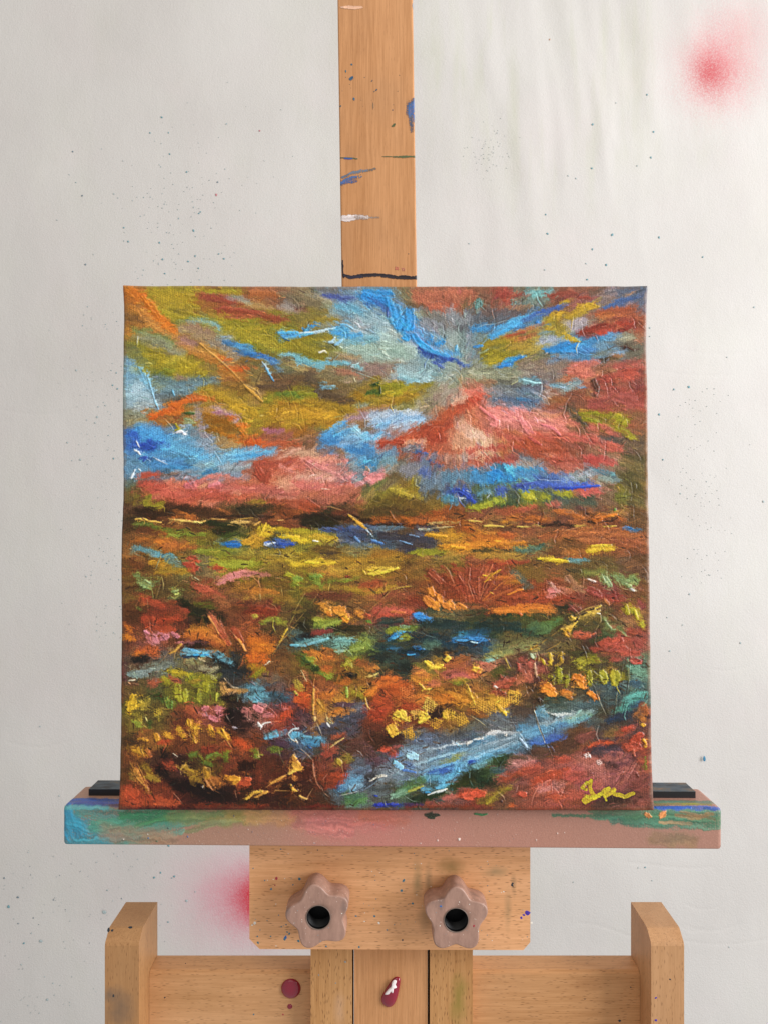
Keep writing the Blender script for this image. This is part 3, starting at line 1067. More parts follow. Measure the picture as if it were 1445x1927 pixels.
(550,860,4.25): """
b D87870 40 20,60 120,60 220,100
b D88078 40 260,70 380,130 460,180
k E08080 16 100,40 220,100 340,150 400,190
k E08484 20 420,170 500,210 560,230
k E88080 34 590,160 640,190 700,180
k F09090 20 580,190 640,220
b D87878 26 640,160 760,160
b E07C78 22 400,40 440,80
b B85848 34 20,40 80,90
l F0B0A8 5 90,30 200,110 340,170 470,220
l F0A8A8 5 440,50 400,110 360,160
s D89888 44 60,180 180,200 300,190
w C88070 50 120,240 300,240
b C07060 34 260,260 420,280 560,260
w B86454 60 80,340 260,340 420,330
b B0503C 34 20,380 160,400
b A8442C 40 60,410 200,430
l D88078 5 60,300 130,360 230,430
k E8D8C8 5 230,270 300,275
l E0C8C0 5 370,240 410,240
b 3C88B8 50 560,40 660,50
b 2C7CB4 34 600,90 680,60
s 6C98A8 34 700,40 800,40
s 9C8C80 30 720,100 800,110
k A89080 12 590,90 620,130
b 604C30 40 780,180 860,170
s 7C6C50 40 760,230 840,230
s 7C7C84 60 900,120 1000,140
b 4C64A0 26 1020,130 1100,150
b 2C4C90 20 1100,40 1200,90
w C87860 50 1240,60 1400,60
b A85840 26 1120,60 1220,50
s 687C8C 50 1060,240 1200,200
s 50809C 40 1240,180 1400,150
b 3050B0 30 1300,290 1380,290 1440,310
k 2C48B0 22 1340,280 1440,340
k D0DCF0 6 1400,280 1440,295
k C8D8F0 6 1340,345 1400,345
b 3C88B0 30 1220,350 1320,380
b B4A840 26 780,270 860,280 900,300
k C8BC50 16 790,280 850,300
b BCAC44 20 880,300 960,330 1040,340
b 7C7030 40 700,320 780,310
b 786428 50 640,380 760,370 900,380
s 84682C 50 900,370 1060,380 1200,400
b 7C5828 40 540,430 660,430
b 704C20 40 960,460 1120,460
b C8641C 20 650,500 660,540
b C0601C 20 740,500 730,530
b B85C20 22 860,480 920,500 980,540
b B85820 26 960,550 1080,540 1200,520
b B8601C 20 1240,540 1400,530
b 9C4820 26 1060,480 1240,460
k B0642C 7 780,450 810,510 860,550
l E0B070 6 240,420 300,415 360,435 410,450
b 242010 40 80,540 200,510 300,510
b 28240F 34 180,560 340,560
b 502C18 30 420,500 540,520 600,560
s 6C3420 30 340,460 460,480
k E0B050 11 450,480 510,540 570,580
k D8A040 12 520,530 590,590
l E8C878 6 440,475 520,520 600,600
k A0B8C8 8 590,600 640,655
l 2C2014 6 250,480 400,560 480,650
b 405484 30 220,610 340,610 480,600
b 3C4C74 34 380,590 480,620 560,660
b 4C6490 26 460,580 560,580 680,570
b 607C8C 22 620,590 760,590 900,590
b 3C3840 34 700,650 860,650 1040,670
b 383844 26 900,690 1040,690 1140,700
k 5C80B0 12 500,660 540,700
k 4C78B4 12 640,690 720,710
k 6C90B8 7 860,690 960,720
k 7088A8 8 940,640 1020,660
l A0B8D0 5 700,720 830,740
b 54402C 20 860,620 960,610
b 607884 24 420,700 540,720 640,730
b B0A8A0 16 340,690 400,690
k E8E4D8 8 160,690 200,695
b C8A830 24 140,660 260,670 340,680
b D8B820 26 10,680 90,690
b E8CC1C 18 0,680 100,690
b A09820 24 20,620 160,620
s 807C38 34 40,740 160,740
b 6C5020 40 160,760 280,760 400,760
b 4C3C30 14 220,790 340,790
s 8C7C50 34 420,760 560,770 680,760
b E0C424 24 20,890 140,870 240,860
k F0D82C 12 100,860 200,865
b D8B828 20 180,870 330,860
s A8802C 50 420,860 640,860 860,850
s A07028 40 660,800 820,800
b 808428 24 960,780 1080,780 1240,780
b 8C8C28 20 1020,800 1160,790
b E09020 26 1200,750 1320,740 1440,750
k F0A820 12 1280,740 1380,745
b D08428 26 1340,730 1440,720
b C89020 26 1090,640 1200,650 1340,640
k D8A428 10 1100,640 1240,655
b B8A878 9 1100,550 1240,540 1340,535
k C0A880 7 1120,590 1240,580 1300,575
b A8B0A0 9 1010,600 1120,600
b B4541C 26 1380,580 1440,600
k E8CC40 20 610,920 700,925
k E0C840 12 610,960 700,950 800,925
k F0D848 12 650,965 760,930 840,910
k D8B838 10 570,930 590,965
b C0A848 14 700,910 820,915
k 6CA020 22 10,1000 60,1000
b 70A020 34 140,990 200,1000
k 7CA828 14 130,970 220,975
b 78942C 26 180,1030 220,1050
b 788C2C 14 260,1030 340,1010
b 80982C 18 380,1010 500,1000
b 8C8434 14 480,990 540,990
b A03828 9 430,980 460,985
b 98782C 34 80,1090 220,1090
s 947430 40 280,1070 420,1080
b A08028 34 440,1080 560,1090 700,1080
b A88430 26 700,1090 820,1060
k C8A848 6 790,1090 860,1070 950,1055
l D0B060 5 600,1260 700,1180 790,1090 880,1060 960,1040
s 984C34 34 700,1150 860,1130 960,1120
b 902C20 34 940,1160 1040,1190
b A04028 40 560,1060 700,1040
s 6C3424 34 120,1130 300,1140 440,1140
k D89058 5 740,1040 735,1120
l E0B078 4 690,1040 660,1090
l D8C088 5 80,1070 95,1110 40,1200 0,1280
l C8A060 5 200,1120 130,1220 0,1370
l D0C080 5 300,1020 285,1100
k E89840 24 230,1220 290,1230
k E8A044 22 260,1250 300,1270
k D88C34 16 200,1195 270,1190
k E08430 18 280,1270 300,1290
k E08C38 34 350,1250 400,1240
k E8A040 26 370,1270 420,1290
k D88434 24 400,1260 440,1300
k E89028 22 400,1300 430,1335
k F0A830 12 390,1290 440,1320
k E08C3C 22 510,1260 560,1260
k E89038 16 530,1290 560,1310
b B04830 24 590,1290 610,1310
k D8503C 6 590,1280 620,1300
b C04840 34 660,1250 760,1270 860,1260
b C85048 30 740,1250 860,1250 940,1260
b B84038 24 660,1290 760,1290
k D87048 12 790,1260 900,1265
s 8C3428 26 880,1200 1040,1200
k 2C7CC8 22 980,1290 1080,1310
k 3C90DC 16 990,1310 1060,1330 1120,1310
k 3080D0 12 970,1280 1040,1275
b 2C3C34 34 700,1350 860,1340
b 203430 40 1040,1360 1200,1370 1400,1370
b 68802C 22 800,1410 920,1400 1000,1380
b 5C8C24 14 620,1350 600,1340
k A0B040 22 170,1330 220,1320
b 84A030 26 190,1360 260,1360 340,1340
k 90A838 12 240,1380 330,1360 390,1335
b 282814 30 300,1400 440,1400 560,1400
b 242010 30 60,1360 120,1420
l 8C8C84 5 100,1300 80,1370 110,1410
l C0B0A0 4 140,1400 300,1390 420,1430
b 7C3430 24 160,1425 300,1430
b C46058 40 0,230 300,260 480,240
b 5C4C20 50 600,440 720,360 820,320
b 60481C 50 820,330 960,400 1080,440
b 54401C 44 560,470 760,440 960,470
b 8A7C34 30 720,330 800,290 880,320
k B8AC48 16 780,280 840,290 900,320 960,335
b 302010 20 340,520 480,500 640,530
b 34200F 16 0,500 200,480 400,500
b 2C1C10 10 640,560 900,565 1100,560
k 3C94DC 14 820,1440 880,1420
b 2C6C80 24 1340,1430 1440,1440
k 943C28 26 1100,940 1150,970
b 983C24 40 1110,960 1200,1050 1280,1130
b 903020 40 1200,980 1280,1060 1330,1120
b A03C28 34 1300,930 1380,940 1420,1000
b 942C20 40 1340,1000 1400,1100
b 8C3420 14 1080,930 1200,1020 1340,1140
b A44830 10 1200,890 1270,980 1400,1180
b 943824 12 1290,870 1350,980 1430,1180
b A84C34 9 1400,860 1390,980 1430,1180
k A04434 22 1100,950 1180,1030
k A84834 16 1340,960 1380,1040
l D88C70 5 1090,950 1150,1000 1200,1060
l D89880 5 1150,960 1220,1020 1250,1060
l D89070 6 1250,920 1300,1040 1335,1100
l E0A088 5 1330,960 1370,1020
l E0A080 5 1430,900 1415,1000 1440,1100
l E8A080 4 1220,890 1270,950
k E88C34 26 1110,1090 1120,1120
k E08434 34 1070,1160 1130,1200
k E8903C 30 1150,1200 1160,1240
k E08838 26 1180,1140 1200,1180
k D88034 26 1210,1200 1250,1230
k E08840 22 1270,1190 1290,1230
b D88034 24 1330,1220 1400,1230
k E89448 12 1340,1200 1400,1230
b 7C6840 40 1160,1280 1260,1290
s 50503C 34 1120,1250 1300,1270
""",
(880,860,4.129): """
b B04838 40 40,40 140,40 240,30
b C87058 26 20,70 120,60
w D89070 26 100,60 200,40
b A84434 40 260,30 400,30
b B44C3C 50 680,40 860,50
b C06454 40 760,80 900,90
b B03C34 40 940,30 1060,40
b B84840 34 1060,30 1160,50
s A89084 26 430,60 560,60
b 909490 20 380,90 500,80
k 1C80CC 34 200,130 280,150
b 2880C4 40 180,190 300,180 400,170
b 3C84B8 40 60,150 150,180
b 2C88C0 20 380,110 500,100 600,110
b 4880B0 34 400,150 540,160
b 3C68B8 34 560,180 700,180 800,170
s 8C9CA4 30 760,190 880,160 960,130
s 708898 24 960,110 1060,120
b 508090 24 1050,120 1180,160
s 788C84 26 1060,180 1200,190
b 3C58B0 26 380,250 540,240 720,230
b 4060BC 26 560,230 760,235 950,225
k 3050C0 12 700,255 860,255 1050,235
k 4C60B8 10 400,240 520,215
l D8DCF0 6 550,185 620,190 700,205
l A8C0D8 5 620,200 760,195 860,170 980,100
l 38404C 5 0,240 100,238 215,240 160,330
l 38384C 5 240,235 340,205 460,200 600,210
l 705048 5 1040,240 1120,232 1210,225
b 3C58B0 34 250,280 320,270
b 5084A8 30 100,290 180,270
b 2C48A8 30 20,330 60,350
l 2C3440 4 0,290 120,350
k C0D0E8 6 160,330 190,300
b A8B424 26 30,410 120,400
b A4B824 30 140,400 240,370 320,345
k A8B820 18 150,380 220,360
b B4BC28 30 420,320 520,310
k BCC030 18 480,330 540,340
b A0A828 22 600,320 660,330
b 98A028 26 720,300 820,300 860,320
s 44504C 26 340,280 400,340
b 3C4C30 30 240,400 380,370
l 24301C 6 600,260 650,310
b C05850 30 860,310 960,300 1060,290
b B8504C 24 920,290 1100,270
s 4C5848 40 880,350 1000,360
b 6C6C34 34 1200,330 1260,300 1240,370
b 787034 26 1220,240 1260,280
s 5C5430 50 1280,180 1340,260
l B8A878 4 1250,130 1300,200 1310,280
l 2C2414 5 1310,290 1300,350 1200,400
b B85440 26 420,430 540,410
b C05C50 20 640,390 730,395
s A04C34 34 260,430 400,450
b D08830 22 290,520 330,500 370,490
b B06028 26 320,480 420,490
b A05828 30 480,500 560,500 640,510
b B0602C 20 840,470 920,500
b B86430 20 720,440 820,450
k E87C28 14 1020,510 1090,480 1140,460
k E07028 20 1010,510 1060,500
k F08430 12 1110,470 1190,460
b C86428 12 1190,480 1260,510
k 58A020 10 1170,430 1180,420
b 301C10 12 960,520 1010,520
l 2C1810 6 1000,525 1140,510 1250,400
k D8C070 9 140,555 200,550 290,560
k C8B068 7 20,510 120,520
k D0B868 8 400,560 480,562
b B09850 8 460,560 560,550 620,560
b 2C1C14 12 600,550 740,540 860,550
k D0B860 8 1080,560 1180,550
b A88C50 7 860,555 940,550
k 2C78C0 16 1240,575 1310,575
b 3C6C94 18 1300,590 1380,580
b D07028 30 20,660 120,650 240,670
b E08828 30 20,710 160,700 300,690
k E89030 14 250,700 360,690 470,680
b B85028 30 260,620 360,630
s A05430 30 600,640 740,640
b A85C34 34 760,620 900,620 1060,620
b A8603C 40 880,640 1060,650 1220,650
b B0643C 40 1100,600 1240,610 1360,640
b A05034 40 1180,660 1340,700
l E0A078 4 740,600 780,640 860,660 960,655
l D89870 4 1000,640 1120,660 1230,660
l D8A080 4 720,640 780,590 860,570 960,560
k B04C30 8 560,650 580,640
b 508068 22 380,740 480,730 580,730
b 44604C 20 560,710 660,710
b 3C3C24 18 40,750 180,755 340,750
b E8C828 24 940,740 1060,730 1160,720
k F0D02C 14 960,750 1080,740
k E8CC38 12 980,710 1140,705
k F0D824 12 560,810 660,810 740,820
k E8CC28 14 620,820 740,830 800,830
b 5C7C74 22 820,830 900,845
b 588080 16 800,820 960,820
l 3C3420 4 900,840 1000,830 1080,840 1110,870
s A07C38 30 100,790 260,790 440,790
b 884830 26 20,830 140,840
b A83828 34 180,860 260,880 280,910
b 943024 40 30,900 60,980
b A04030 34 40,1000 60,1080 100,1130
b A03C30 40 60,900 120,960
b A83C2C 16 250,850 380,840 480,830
b 8C3424 60 40,940 140,1000 300,1020
k B4523C 6 20,880 20,980 80,1130
k B4523C 6 130,860 90,960 95,1130
k C05C40 6 200,860 140,980 105,1130
k B04C30 6 290,880 200,990 115,1130
k C0602C 6 380,920 250,1020 125,1135
b 98402C 12 50,870 50,960 90,1130
b A84C34 10 170,870 110,960 100,1130
k 8C3420 7 240,880 180,960 110,1130
b A04830 9 330,890 260,960 120,1130
b 98401F 8 380,950 260,1010 130,1135
b A44C28 7 450,1010 330,1060 140,1140
b C08028 24 150,930 220,970
k F0C838 8 125,940 160,945
k D8A030 10 140,990 200,930 260,900
l E0A080 5 20,930 10,1000 30,1060 60,1130
l E8B0A0 5 90,960 70,1020 110,1090
l D8906C 5 190,920 140,960 90,1060
l E0A080 5 270,900 170,980 100,1130
b D07030 20 240,960 360,950 410,960
b B06C24 24 290,990 410,1000
k E88830 8 320,1090 400,1060 440,1050
k F0C850 6 180,1070 210,1085
l 6C2C18 5 200,1070 300,990 360,940
s 606860 30 360,920 440,970 480,1010
b A84428 30 330,1100 500,1090 620,1080
b A03824 34 420,1130 600,1120 720,1110
k B8482C 14 360,1120 500,1110
b D87428 26 220,1220 360,1200 480,1200
b E07C30 26 440,1220 580,1210 700,1220
k E08034 14 220,1230 420,1220
k D86C2C 10 410,1230 430,1250
b C46828 24 420,1180 560,1180 680,1190
b 9C3024 18 760,1100 920,1160
k D87470 22 630,1100 680,1100
k D06C6C 22 640,1060 720,1060
b C0705C 26 740,1050 800,1060
l E8A0A0 5 640,980 680,1040 750,1080 800,1110
k C89080 14 650,1000 720,1080
b B07860 26 790,960 860,1030 920,1060
l E0C0B0 4 780,960 830,1040 880,1085
k A03838 30 960,1060 1040,1100
k B04848 16 980,1070 1050,1110
b A03430 30 1100,1110 1220,1120
b 903030 30 1080,1080 1180,1090
k D88050 14 1080,1130 1115,1170
l E0A090 5 910,1040 920,970 910,940
l F0F0E8 6 905,935 950,970
k E8C0B8 9 950,970 1010,990
b 84A068 34 1070,940 1100,1000
k 90B078 20 1080,960 1130,1020
b 7C9C60 34 1180,950 1260,1000
k 94B478 14 1250,1000 1310,1050
b 80A860 34 1280,960 1330,990
l D0E0B8 4 1060,920 1085,980 1080,1040
l C8D8B0 5 1190,980 1220,1040 1300,1060
k F0F0F0 9 1290,1040 1315,1060
s 7C8048 30 940,920 1060,910
b B0B024 24 1230,1200 1270,1230
b B0B428 30 1310,1210 1340,1250
k BCC02C 14 1250,1170 1270,1240
k B8B828 12 1320,1220 1340,1280
b B0B828 20 1370,1300 1390,1350
s 9C3844 20 1360,1150 1390,1180
b 343420 40 720,1200 820,1180
b 1C3430 40 60,1340 200,1330 400,1330
b 246070 24 10,1380 140,1380
b 447848 40 500,1350 620,1350
b 507C30 30 600,1340 740,1290
b 1C3830 24 380,1370 480,1370
b 403818 30 760,1240 820,1220
k 984040 22 810,1190 880,1210
l E0C8B0 4 820,1180 870,1230 890,1260
k E8C868 16 830,1290 920,1250 1010,1210
k E8C870 16 960,1240 1040,1220
k F0D070 10 1000,1200 1050,1180
k E8C060 12 740,1360 820,1340 860,1300
k E0B850 14 790,1380 830,1340
k E8C058 12 820,1260 850,1290
l F0D888 5 850,1250 940,1200 1050,1170
k 2C2010 10 850,1300 870,1270
k 302414 9 900,1250 940,1230
k 302414 7 970,1210 1000,1200
k F0E8D0 6 1020,1235 1045,1240
b 4C4828 50 900,1330 1060,1320
b 788850 20 1060,1270 1100,1350
l C0D0A0 5 1070,1260 1100,1350 1130,1380
k 90A870 9 1080,1290 1130,1365 1160,1365
b 6C7848 18 1180,1350 1240,1400
b B84838 14 860,1395 960,1400
b A04038 24 1270,1370 1360,1380
""",
(220,1190,4.25): """
k D07078 22 210,30 240,90 270,140
k D07880 24 280,60 300,110
k D0747C 26 340,80 380,60
k C86C74 22 430,40 470,60
b C06C6C 16 480,110 600,110 700,110
b B84C28 34 150,180 240,160 300,190
b C86820 24 120,210 180,200
b D8741C 26 60,60 110,80
b E0801C 16 70,40 90,90
b B84030 26 340,20 440,20
b C86828 40 560,40 700,50
k C04C38 26 830,40 880,120
k C85440 20 800,20 860,90
b D87838 18 740,60 840,120
k B84C34 28 930,20 980,100
k D89048 12 960,80 1010,170
l E8C890 5 880,0 960,90 1020,180
b E06C18 50 1060,120 1160,130
b F07418 34 1080,180 1200,190
b D85C18 40 1040,230 1180,240
k D8601C 14 1040,260 1160,270
b C87020 34 1200,180 1240,120
l D8B868 6 1440,-40 1300,100 1210,250
l C8A850 5 1350,0 1290,80
k D8B050 8 1340,20 1290,110
k E8D8C0 6 1210,260 1170,290
b A88018 34 1060,310 1160,330
b 88941C 26 1080,380 1150,330
k C89850 10 500,120 440,180 400,200
l B08858 4 450,100 380,210 300,300
b 281C14 40 560,130 700,120
b 1C1814 34 120,250 220,240
b 1C2020 44 780,220 900,300 1000,340
k 60A0B8 20 520,170 640,180 740,180
k 68A8C0 18 500,210 600,200 720,210
k 5898C0 12 560,160 620,175
k 3CA0DC 10 600,210 720,205
b 60A0B0 26 780,190 840,230 900,270
k 68A8BC 14 800,220 870,270 920,290
b 183048 12 500,225 640,225
k 58A0B4 12 1380,130 1440,130
b 8C8C68 30 560,270 660,260
k B8A888 10 640,240 690,260
b 98947C 26 660,310 780,330
w A0A078 30 740,380 780,360
b 2C3438 44 860,360 980,370
b 78908C 30 90,370 200,370
b 80908C 26 140,350 260,330
s 7C8478 30 260,300 400,290
k C8C0B0 6 80,410 130,405
k C89070 8 75,425 90,440
b 6C4430 16 80,440 150,440
b B05038 30 240,430 330,420
b B8503C 26 410,390 480,420
b B05C38 20 580,420 640,420
b B0A020 26 390,340 500,360 560,370
b A4A024 34 350,400 400,440
b 9C9C28 34 640,380 760,400
b 7C8820 30 560,390 620,440
b A0A020 24 700,430 700,490
k A8AC28 26 475,450 475,530 490,560
k A4AC2C 20 530,490 535,570
k A8AC2C 16 645,490 650,580
k A0A828 14 720,450 710,500
k A0A830 10 790,510 785,575
w B0AC24 16 510,540 540,560
b 3C4C18 34 300,520 360,560
k 6C9C28 18 385,560 400,630
k 5C8C24 12 430,580 425,630
l C8D080 5 365,530 375,590 400,640
k C89460 26 830,440 850,500
k C8905C 20 860,490 900,500 960,490
l 281410 8 860,390 890,440 920,470
k E0C0A0 6 850,390 910,460 960,470
b B07C48 30 960,500 1010,490
b 5890A0 40 1060,470 1140,480
b 609CAC 30 1060,560 1150,550
k 78B8C8 14 1120,520 1190,540
b 4C8090 34 1100,520 1200,530
b 385460 34 1240,530 1360,560
k 78C0D0 7 1080,585 1130,570
l 506068 4 930,340 925,450
b 1C100C 40 860,560 940,560
w 706030 26 860,540 980,560
k D8B020 24 100,540 90,620 80,670
k E0BC28 24 120,540 120,630
w D8C050 44 200,560 210,660
w D0B848 34 120,690 200,710
w C0A840 34 310,640 320,700
k D8D070 5 150,720 200,770 230,790
k E8E0A0 6 210,700 230,740
b 8CA030 20 120,740 170,780
b 4C5820 24 250,740 260,780
k D86C74 22 680,640 720,630
k D87478 20 650,670 690,690
k D06C74 22 740,700 790,720
b C86470 24 790,640 830,630
w C86870 26 800,690 840,660
k C8B0B8 5 705,660 715,690
b B04C34 34 560,640 640,700
l E8D8D0 5 870,640 870,690 900,740
l D0B0A8 5 930,650 930,700 900,720
b 180C08 40 900,660 900,740
b 2C1410 34 960,780 1010,820
k D0C0C8 6 920,780 960,790
k D87478 30 1100,630 1140,650
k E08484 22 1120,610 1180,610
k D87074 24 1180,690 1240,690
b C87068 30 1020,650 1060,680
w D8B0A0 24 1030,680 1060,730
l F0A8A8 4 1180,600 1240,650 1290,710
k E8E0D8 9 1130,770 1180,750 1220,745
k F0E8E0 9 1125,745 1150,780
l D8B890 4 1220,745 1300,735
k C86060 12 1320,640 1360,640
b D03C28 34 1300,720 1360,660
b 301C18 26 1010,770 1080,770
b 5C90A0 24 1180,850 1260,820 1300,840
k 60A0C0 12 1180,870 1220,860 1280,850
b 583848 24 1220,900 1340,900
k E0A428 20 565,730 575,770
k E8B030 22 640,760 620,830
k E0A42C 14 600,850 620,900
k E8AC30 20 730,770 750,800
b D89C28 24 740,800 760,840
b D89C28 26 820,800 880,870
k E0A830 10 840,800 880,880
b D09C28 24 490,780 500,820
k D89C28 20 520,840 540,880
b D89828 30 370,830 420,860
k D89428 22 300,840 310,880
k D89830 14 190,880 230,890
b C88C24 44 130,960 190,990
k C09028 18 160,950 190,1000
k B86030 18 220,960 260,1010
l D8C890 5 560,790 580,860 630,910 640,860
l E0C880 5 820,910 870,880 910,940 915,1000
l D8A078 4 450,880 430,950 480,1010
k D8C8B0 5 440,990 480,1020
b D04020 40 980,900 1040,950
b E04824 24 1000,960 1050,920
b C03820 30 340,890 380,900
b 983020 34 680,960 800,950
b 5C8020 30 590,1010 620,990
b 6C8C24 34 740,1030 800,1010
b 6C8C20 30 870,1040 880,990
b 5C7C1C 24 690,1060 740,1080
b 6C8C24 26 1090,970 1120,1020
k 90A840 14 1100,1010 1130,1020
l C8D090 5 1120,950 1135,1020 1090,1040
b 6C8C24 24 1230,960 1300,970
l C8D8A0 4 1240,970 1250,1030 1270,1050
l C0D090 4 1290,940 1305,1010
b A83828 40 380,1060 440,1100
b 1C100C 40 360,980 380,1040
b 1C0C08 50 330,1120 380,1180
b 907424 34 220,1100 260,1140
b 9C7C28 34 240,1180 310,1200
b 806428 26 100,1160 120,1200
k B87030 26 120,1080 140,1150 190,1220
k D89848 14 110,1080 160,1180 220,1260
l E8C070 6 90,1050 100,1110 150,1190 240,1280
l E0A050 6 150,1070 200,1170 240,1270
k A87028 16 220,1260 240,1310
k C8A048 20 510,1100 560,1100
b B08C2C 34 540,1120 620,1150
l E8D080 7 540,1080 500,1120 510,1160
b A88428 30 600,1180 660,1200
k B88828 26 700,1120 720,1180
b A8642C 40 760,1200 840,1240
k C07838 26 720,1200 760,1270
l E8A078 8 680,1130 690,1180 740,1250 770,1290
l D8C070 5 680,1130 700,1100 740,1110 745,1160
k E09828 26 910,1180 960,1190
k E8A030 20 940,1220 960,1200
b C88028 30 880,1180 920,1210
k C04028 30 1000,1220 1050,1230
k C84830 20 1030,1190 1060,1200
k D8C8B8 6 680,1260 690,1240
b 1C0C08 50 440,1230 600,1260 760,1330
b 1C0C08 40 800,1330 900,1330
b 281008 40 1000,1100 1080,1080
b C03C28 44 80,1300 140,1350
b C84028 34 110,1310 150,1300
b A83824 40 220,1370 340,1370
b C0442C 30 320,1370 420,1380 480,1390
b B43C28 24 60,1400 150,1410
l E0B090 5 430,1290 480,1340 520,1390
l C8A080 4 940,1270 955,1360
b 802818 24 620,1410 900,1410 1200,1410
b 601C10 26 100,1440 700,1430 1400,1430
k D8A848 12 1030,1350 1090,1300 1160,1290
k D89848 10 1100,1340 1200,1290
l E8C078 8 1190,1260 1260,1210 1340,1170 1400,1130
l E0B060 7 1040,1340 1160,1290 1280,1285 1400,1290
k D89040 12 1230,1230 1330,1175
k E0B060 12 1370,1150 1430,1120
k D8A050 20 1430,1090 1440,1060
k E0A040 10 1390,1240 1410,1280
b C07838 16 1400,1180 1430,1200
k D8A868 9 1410,1000 1440,1050
l E8C890 5 1415,980 1435,1030
k C8E0E8 8 1370,830 1400,800 1440,795
k D0C8B8 8 1370,840 1400,880 1440,900
k 5CA0C0 24 1400,850 1440,840
""",
(550,1190,4.25): """
b 284850 34 20,90 120,80
b 68A0A0 22 20,130 140,100 280,80
k 70A8B0 10 10,135 100,130 280,75
b 64A090 26 320,150 440,130
k 70B0A8 18 330,100 420,90 510,100
b 70A080 26 340,170 420,150
b 7C9C3C 44 560,100 620,140
b 809C34 34 480,160 560,150 680,170
k 94B048 12 420,180 500,165 560,150
k A0C8A0 8 330,185 420,175
b 8C3434 26 160,20 300,20
b 241C18 26 60,60 160,50
k 2C88CC 16 790,60 850,40 890,20
k 50A8DC 12 800,75 860,50
b 84902C 30 860,70 930,60
b 88942C 24 760,20 900,-10
b 103840 34 720,150 800,150
b 2C6C94 20 760,150 860,145
k 2C7CD0 14 980,150 1050,155
b 2060A0 22 920,190 1000,200
k 3C98D8 8 920,205 980,200
b 4C705C 50 1080,110 1160,120
b 2C78B8 24 1300,80 1440,70
k 4090D0 12 1320,90 1440,80
b 14303C 40 1000,60 1160,60
b 102C34 34 860,180 1100,200
l 8CA0A0 4 1020,10 1080,50 1180,75
b 202820 50 700,230 860,280 960,320
b 283028 50 640,200 740,220
b 3C5044 40 760,270 880,250
s 4C4438 40 980,240 1100,230
b 2C2820 34 1160,180 1300,190
b C06428 44 220,200 300,220
b C87030 34 100,190 160,200
b 3C5C18 34 60,210 120,260
k 90A430 22 110,240 180,250
k 3C6020 18 60,220 160,290
b 203810 30 160,310 200,330
b 6C8C24 26 220,340 300,370
k 94AC30 20 260,370 310,400
k A0A838 24 440,250 500,220
k B0B440 16 410,290 450,260 465,300
k 94A030 14 480,230 510,210
l D8D890 5 400,280 440,250 465,300
b 94542C 34 540,270 620,290
b C87838 34 580,310 660,320
b 2C2014 26 420,370 500,380
k 181410 14 460,370 470,375
b D86C20 34 390,430 440,410
b 5C4C1C 34 340,400 380,380
b D06028 26 240,320 300,320
b D88430 30 160,180 220,240
k E8C880 8 610,385 650,370 690,350
l E8B890 5 590,400 600,440 620,470
b A89840 30 20,420 60,480
l E0D890 5 30,400 70,500
k C8C060 10 10,500 40,530
b D08058 24 80,350 100,400
k D8C8A0 5 60,330 110,420
b D84C20 44 30,560 100,560
b C83C20 44 60,600 120,600
b E07830 34 240,540 320,520
b C08830 44 200,580 240,640
b D09040 34 330,570 400,560
b E07C30 34 330,670 440,670
k 8CB424 12 430,470 435,540
b A8A030 34 480,500 540,540
b D87420 34 600,510 660,490
k E88030 16 600,520 680,450
b D86024 60 700,430 820,410
b C84C20 60 800,480 900,480
w C86838 60 850,520 980,500
b B83C24 50 680,560 760,620
b B03020 50 700,690 640,640
b A83820 50 900,600 1000,620
b C87030 44 960,560 1060,560
b D88430 50 980,380 1080,400
k D8B858 8 1015,430 1060,480 1110,480
b D06C50 34 1110,440 1160,430
b C8605C 40 1220,370 1380,360
b C85858 30 1320,390 1400,380
b D0842C 40 1280,520 1380,560
b C87024 44 1180,540 1240,560
b C88830 34 1400,520 1440,560
k D8B050 10 1380,420 1420,520
l E8D890 5 1375,420 1380,470 1420,530 1440,540
l E8B868 7 1290,460 1330,540 1370,600 1400,610
b 8C8C34 34 1300,430 1380,420
k E8BC30 22 1080,270 1110,290
k E8C440 22 1150,300 1190,290
k F0D050 12 1060,260 1110,310 1180,310
k E0B83C 20 1230,240 1260,230
k D8B040 14 1230,190 1250,190
k F0D060 8 1215,240 1250,210 1265,240 1240,260
b B06434 40 1280,260 1400,230
b B8603C 34 1240,300 1420,300
l 4C2818 5 1240,280 1330,240 1420,200
b C87440 30 980,330 1060,370
l E8C070 5 590,580 600,640 620,680
k E8D890 6 580,590 620,640
k E8B850 7 580,540 590,600
w E8BC40 44 840,690 860,700
k E8C048 30 830,680 870,700
k E8C850 30 870,670 890,710
w F0C850 24 900,720 930,720
k E8BC48 40 1030,700 1050,690
k F0C848 30 1020,730 1060,690
w C8A058 40 980,680 1000,670
w D0B460 50 1090,620 1100,600
w E0B038 44 1240,680 1270,690
k E8C040 18 1210,660 1240,720
w C89C3C 50 1340,700 1360,740
w D0A03C 44 1140,750 1160,760
k E0B040 40 790,800 800,820
w E8BC50 44 790,790 820,830
w C89838 44 920,820 930,850
b 281410 44 1120,690 1180,660
b 401C10 44 760,880 860,870
s 703020 40 560,760 700,780
l D0B890 4 1280,740 1290,860
l E0B068 7 175,370 160,480 160,600 175,700
k C89048 10 165,480 165,680
k D8B880 12 170,700 180,730
l E0D8B0 6 180,730 120,810 60,840
l D8D0B8 6 190,740 220,800 235,850
k B88848 6 190,560 240,630
l D8B870 5 200,550 260,650 280,720
k E8D8A0 16 280,710 310,750
k F0F0E0 9 280,750 300,775
l E8E0C0 5 270,680 280,740
b 404C60 50 380,720 480,740
b 484858 50 240,800 360,790
s 504850 50 420,820 520,800
b 604048 20 340,610 480,600
l B0B0B8 5 410,590 400,630
b 4C84A0 30 20,850 80,850
b 4C8CAC 34 100,880 240,880
b 3C7CA0 24 120,910 200,910
k 5C9CB8 12 90,860 220,870
l D8D8C8 6 0,810 50,800
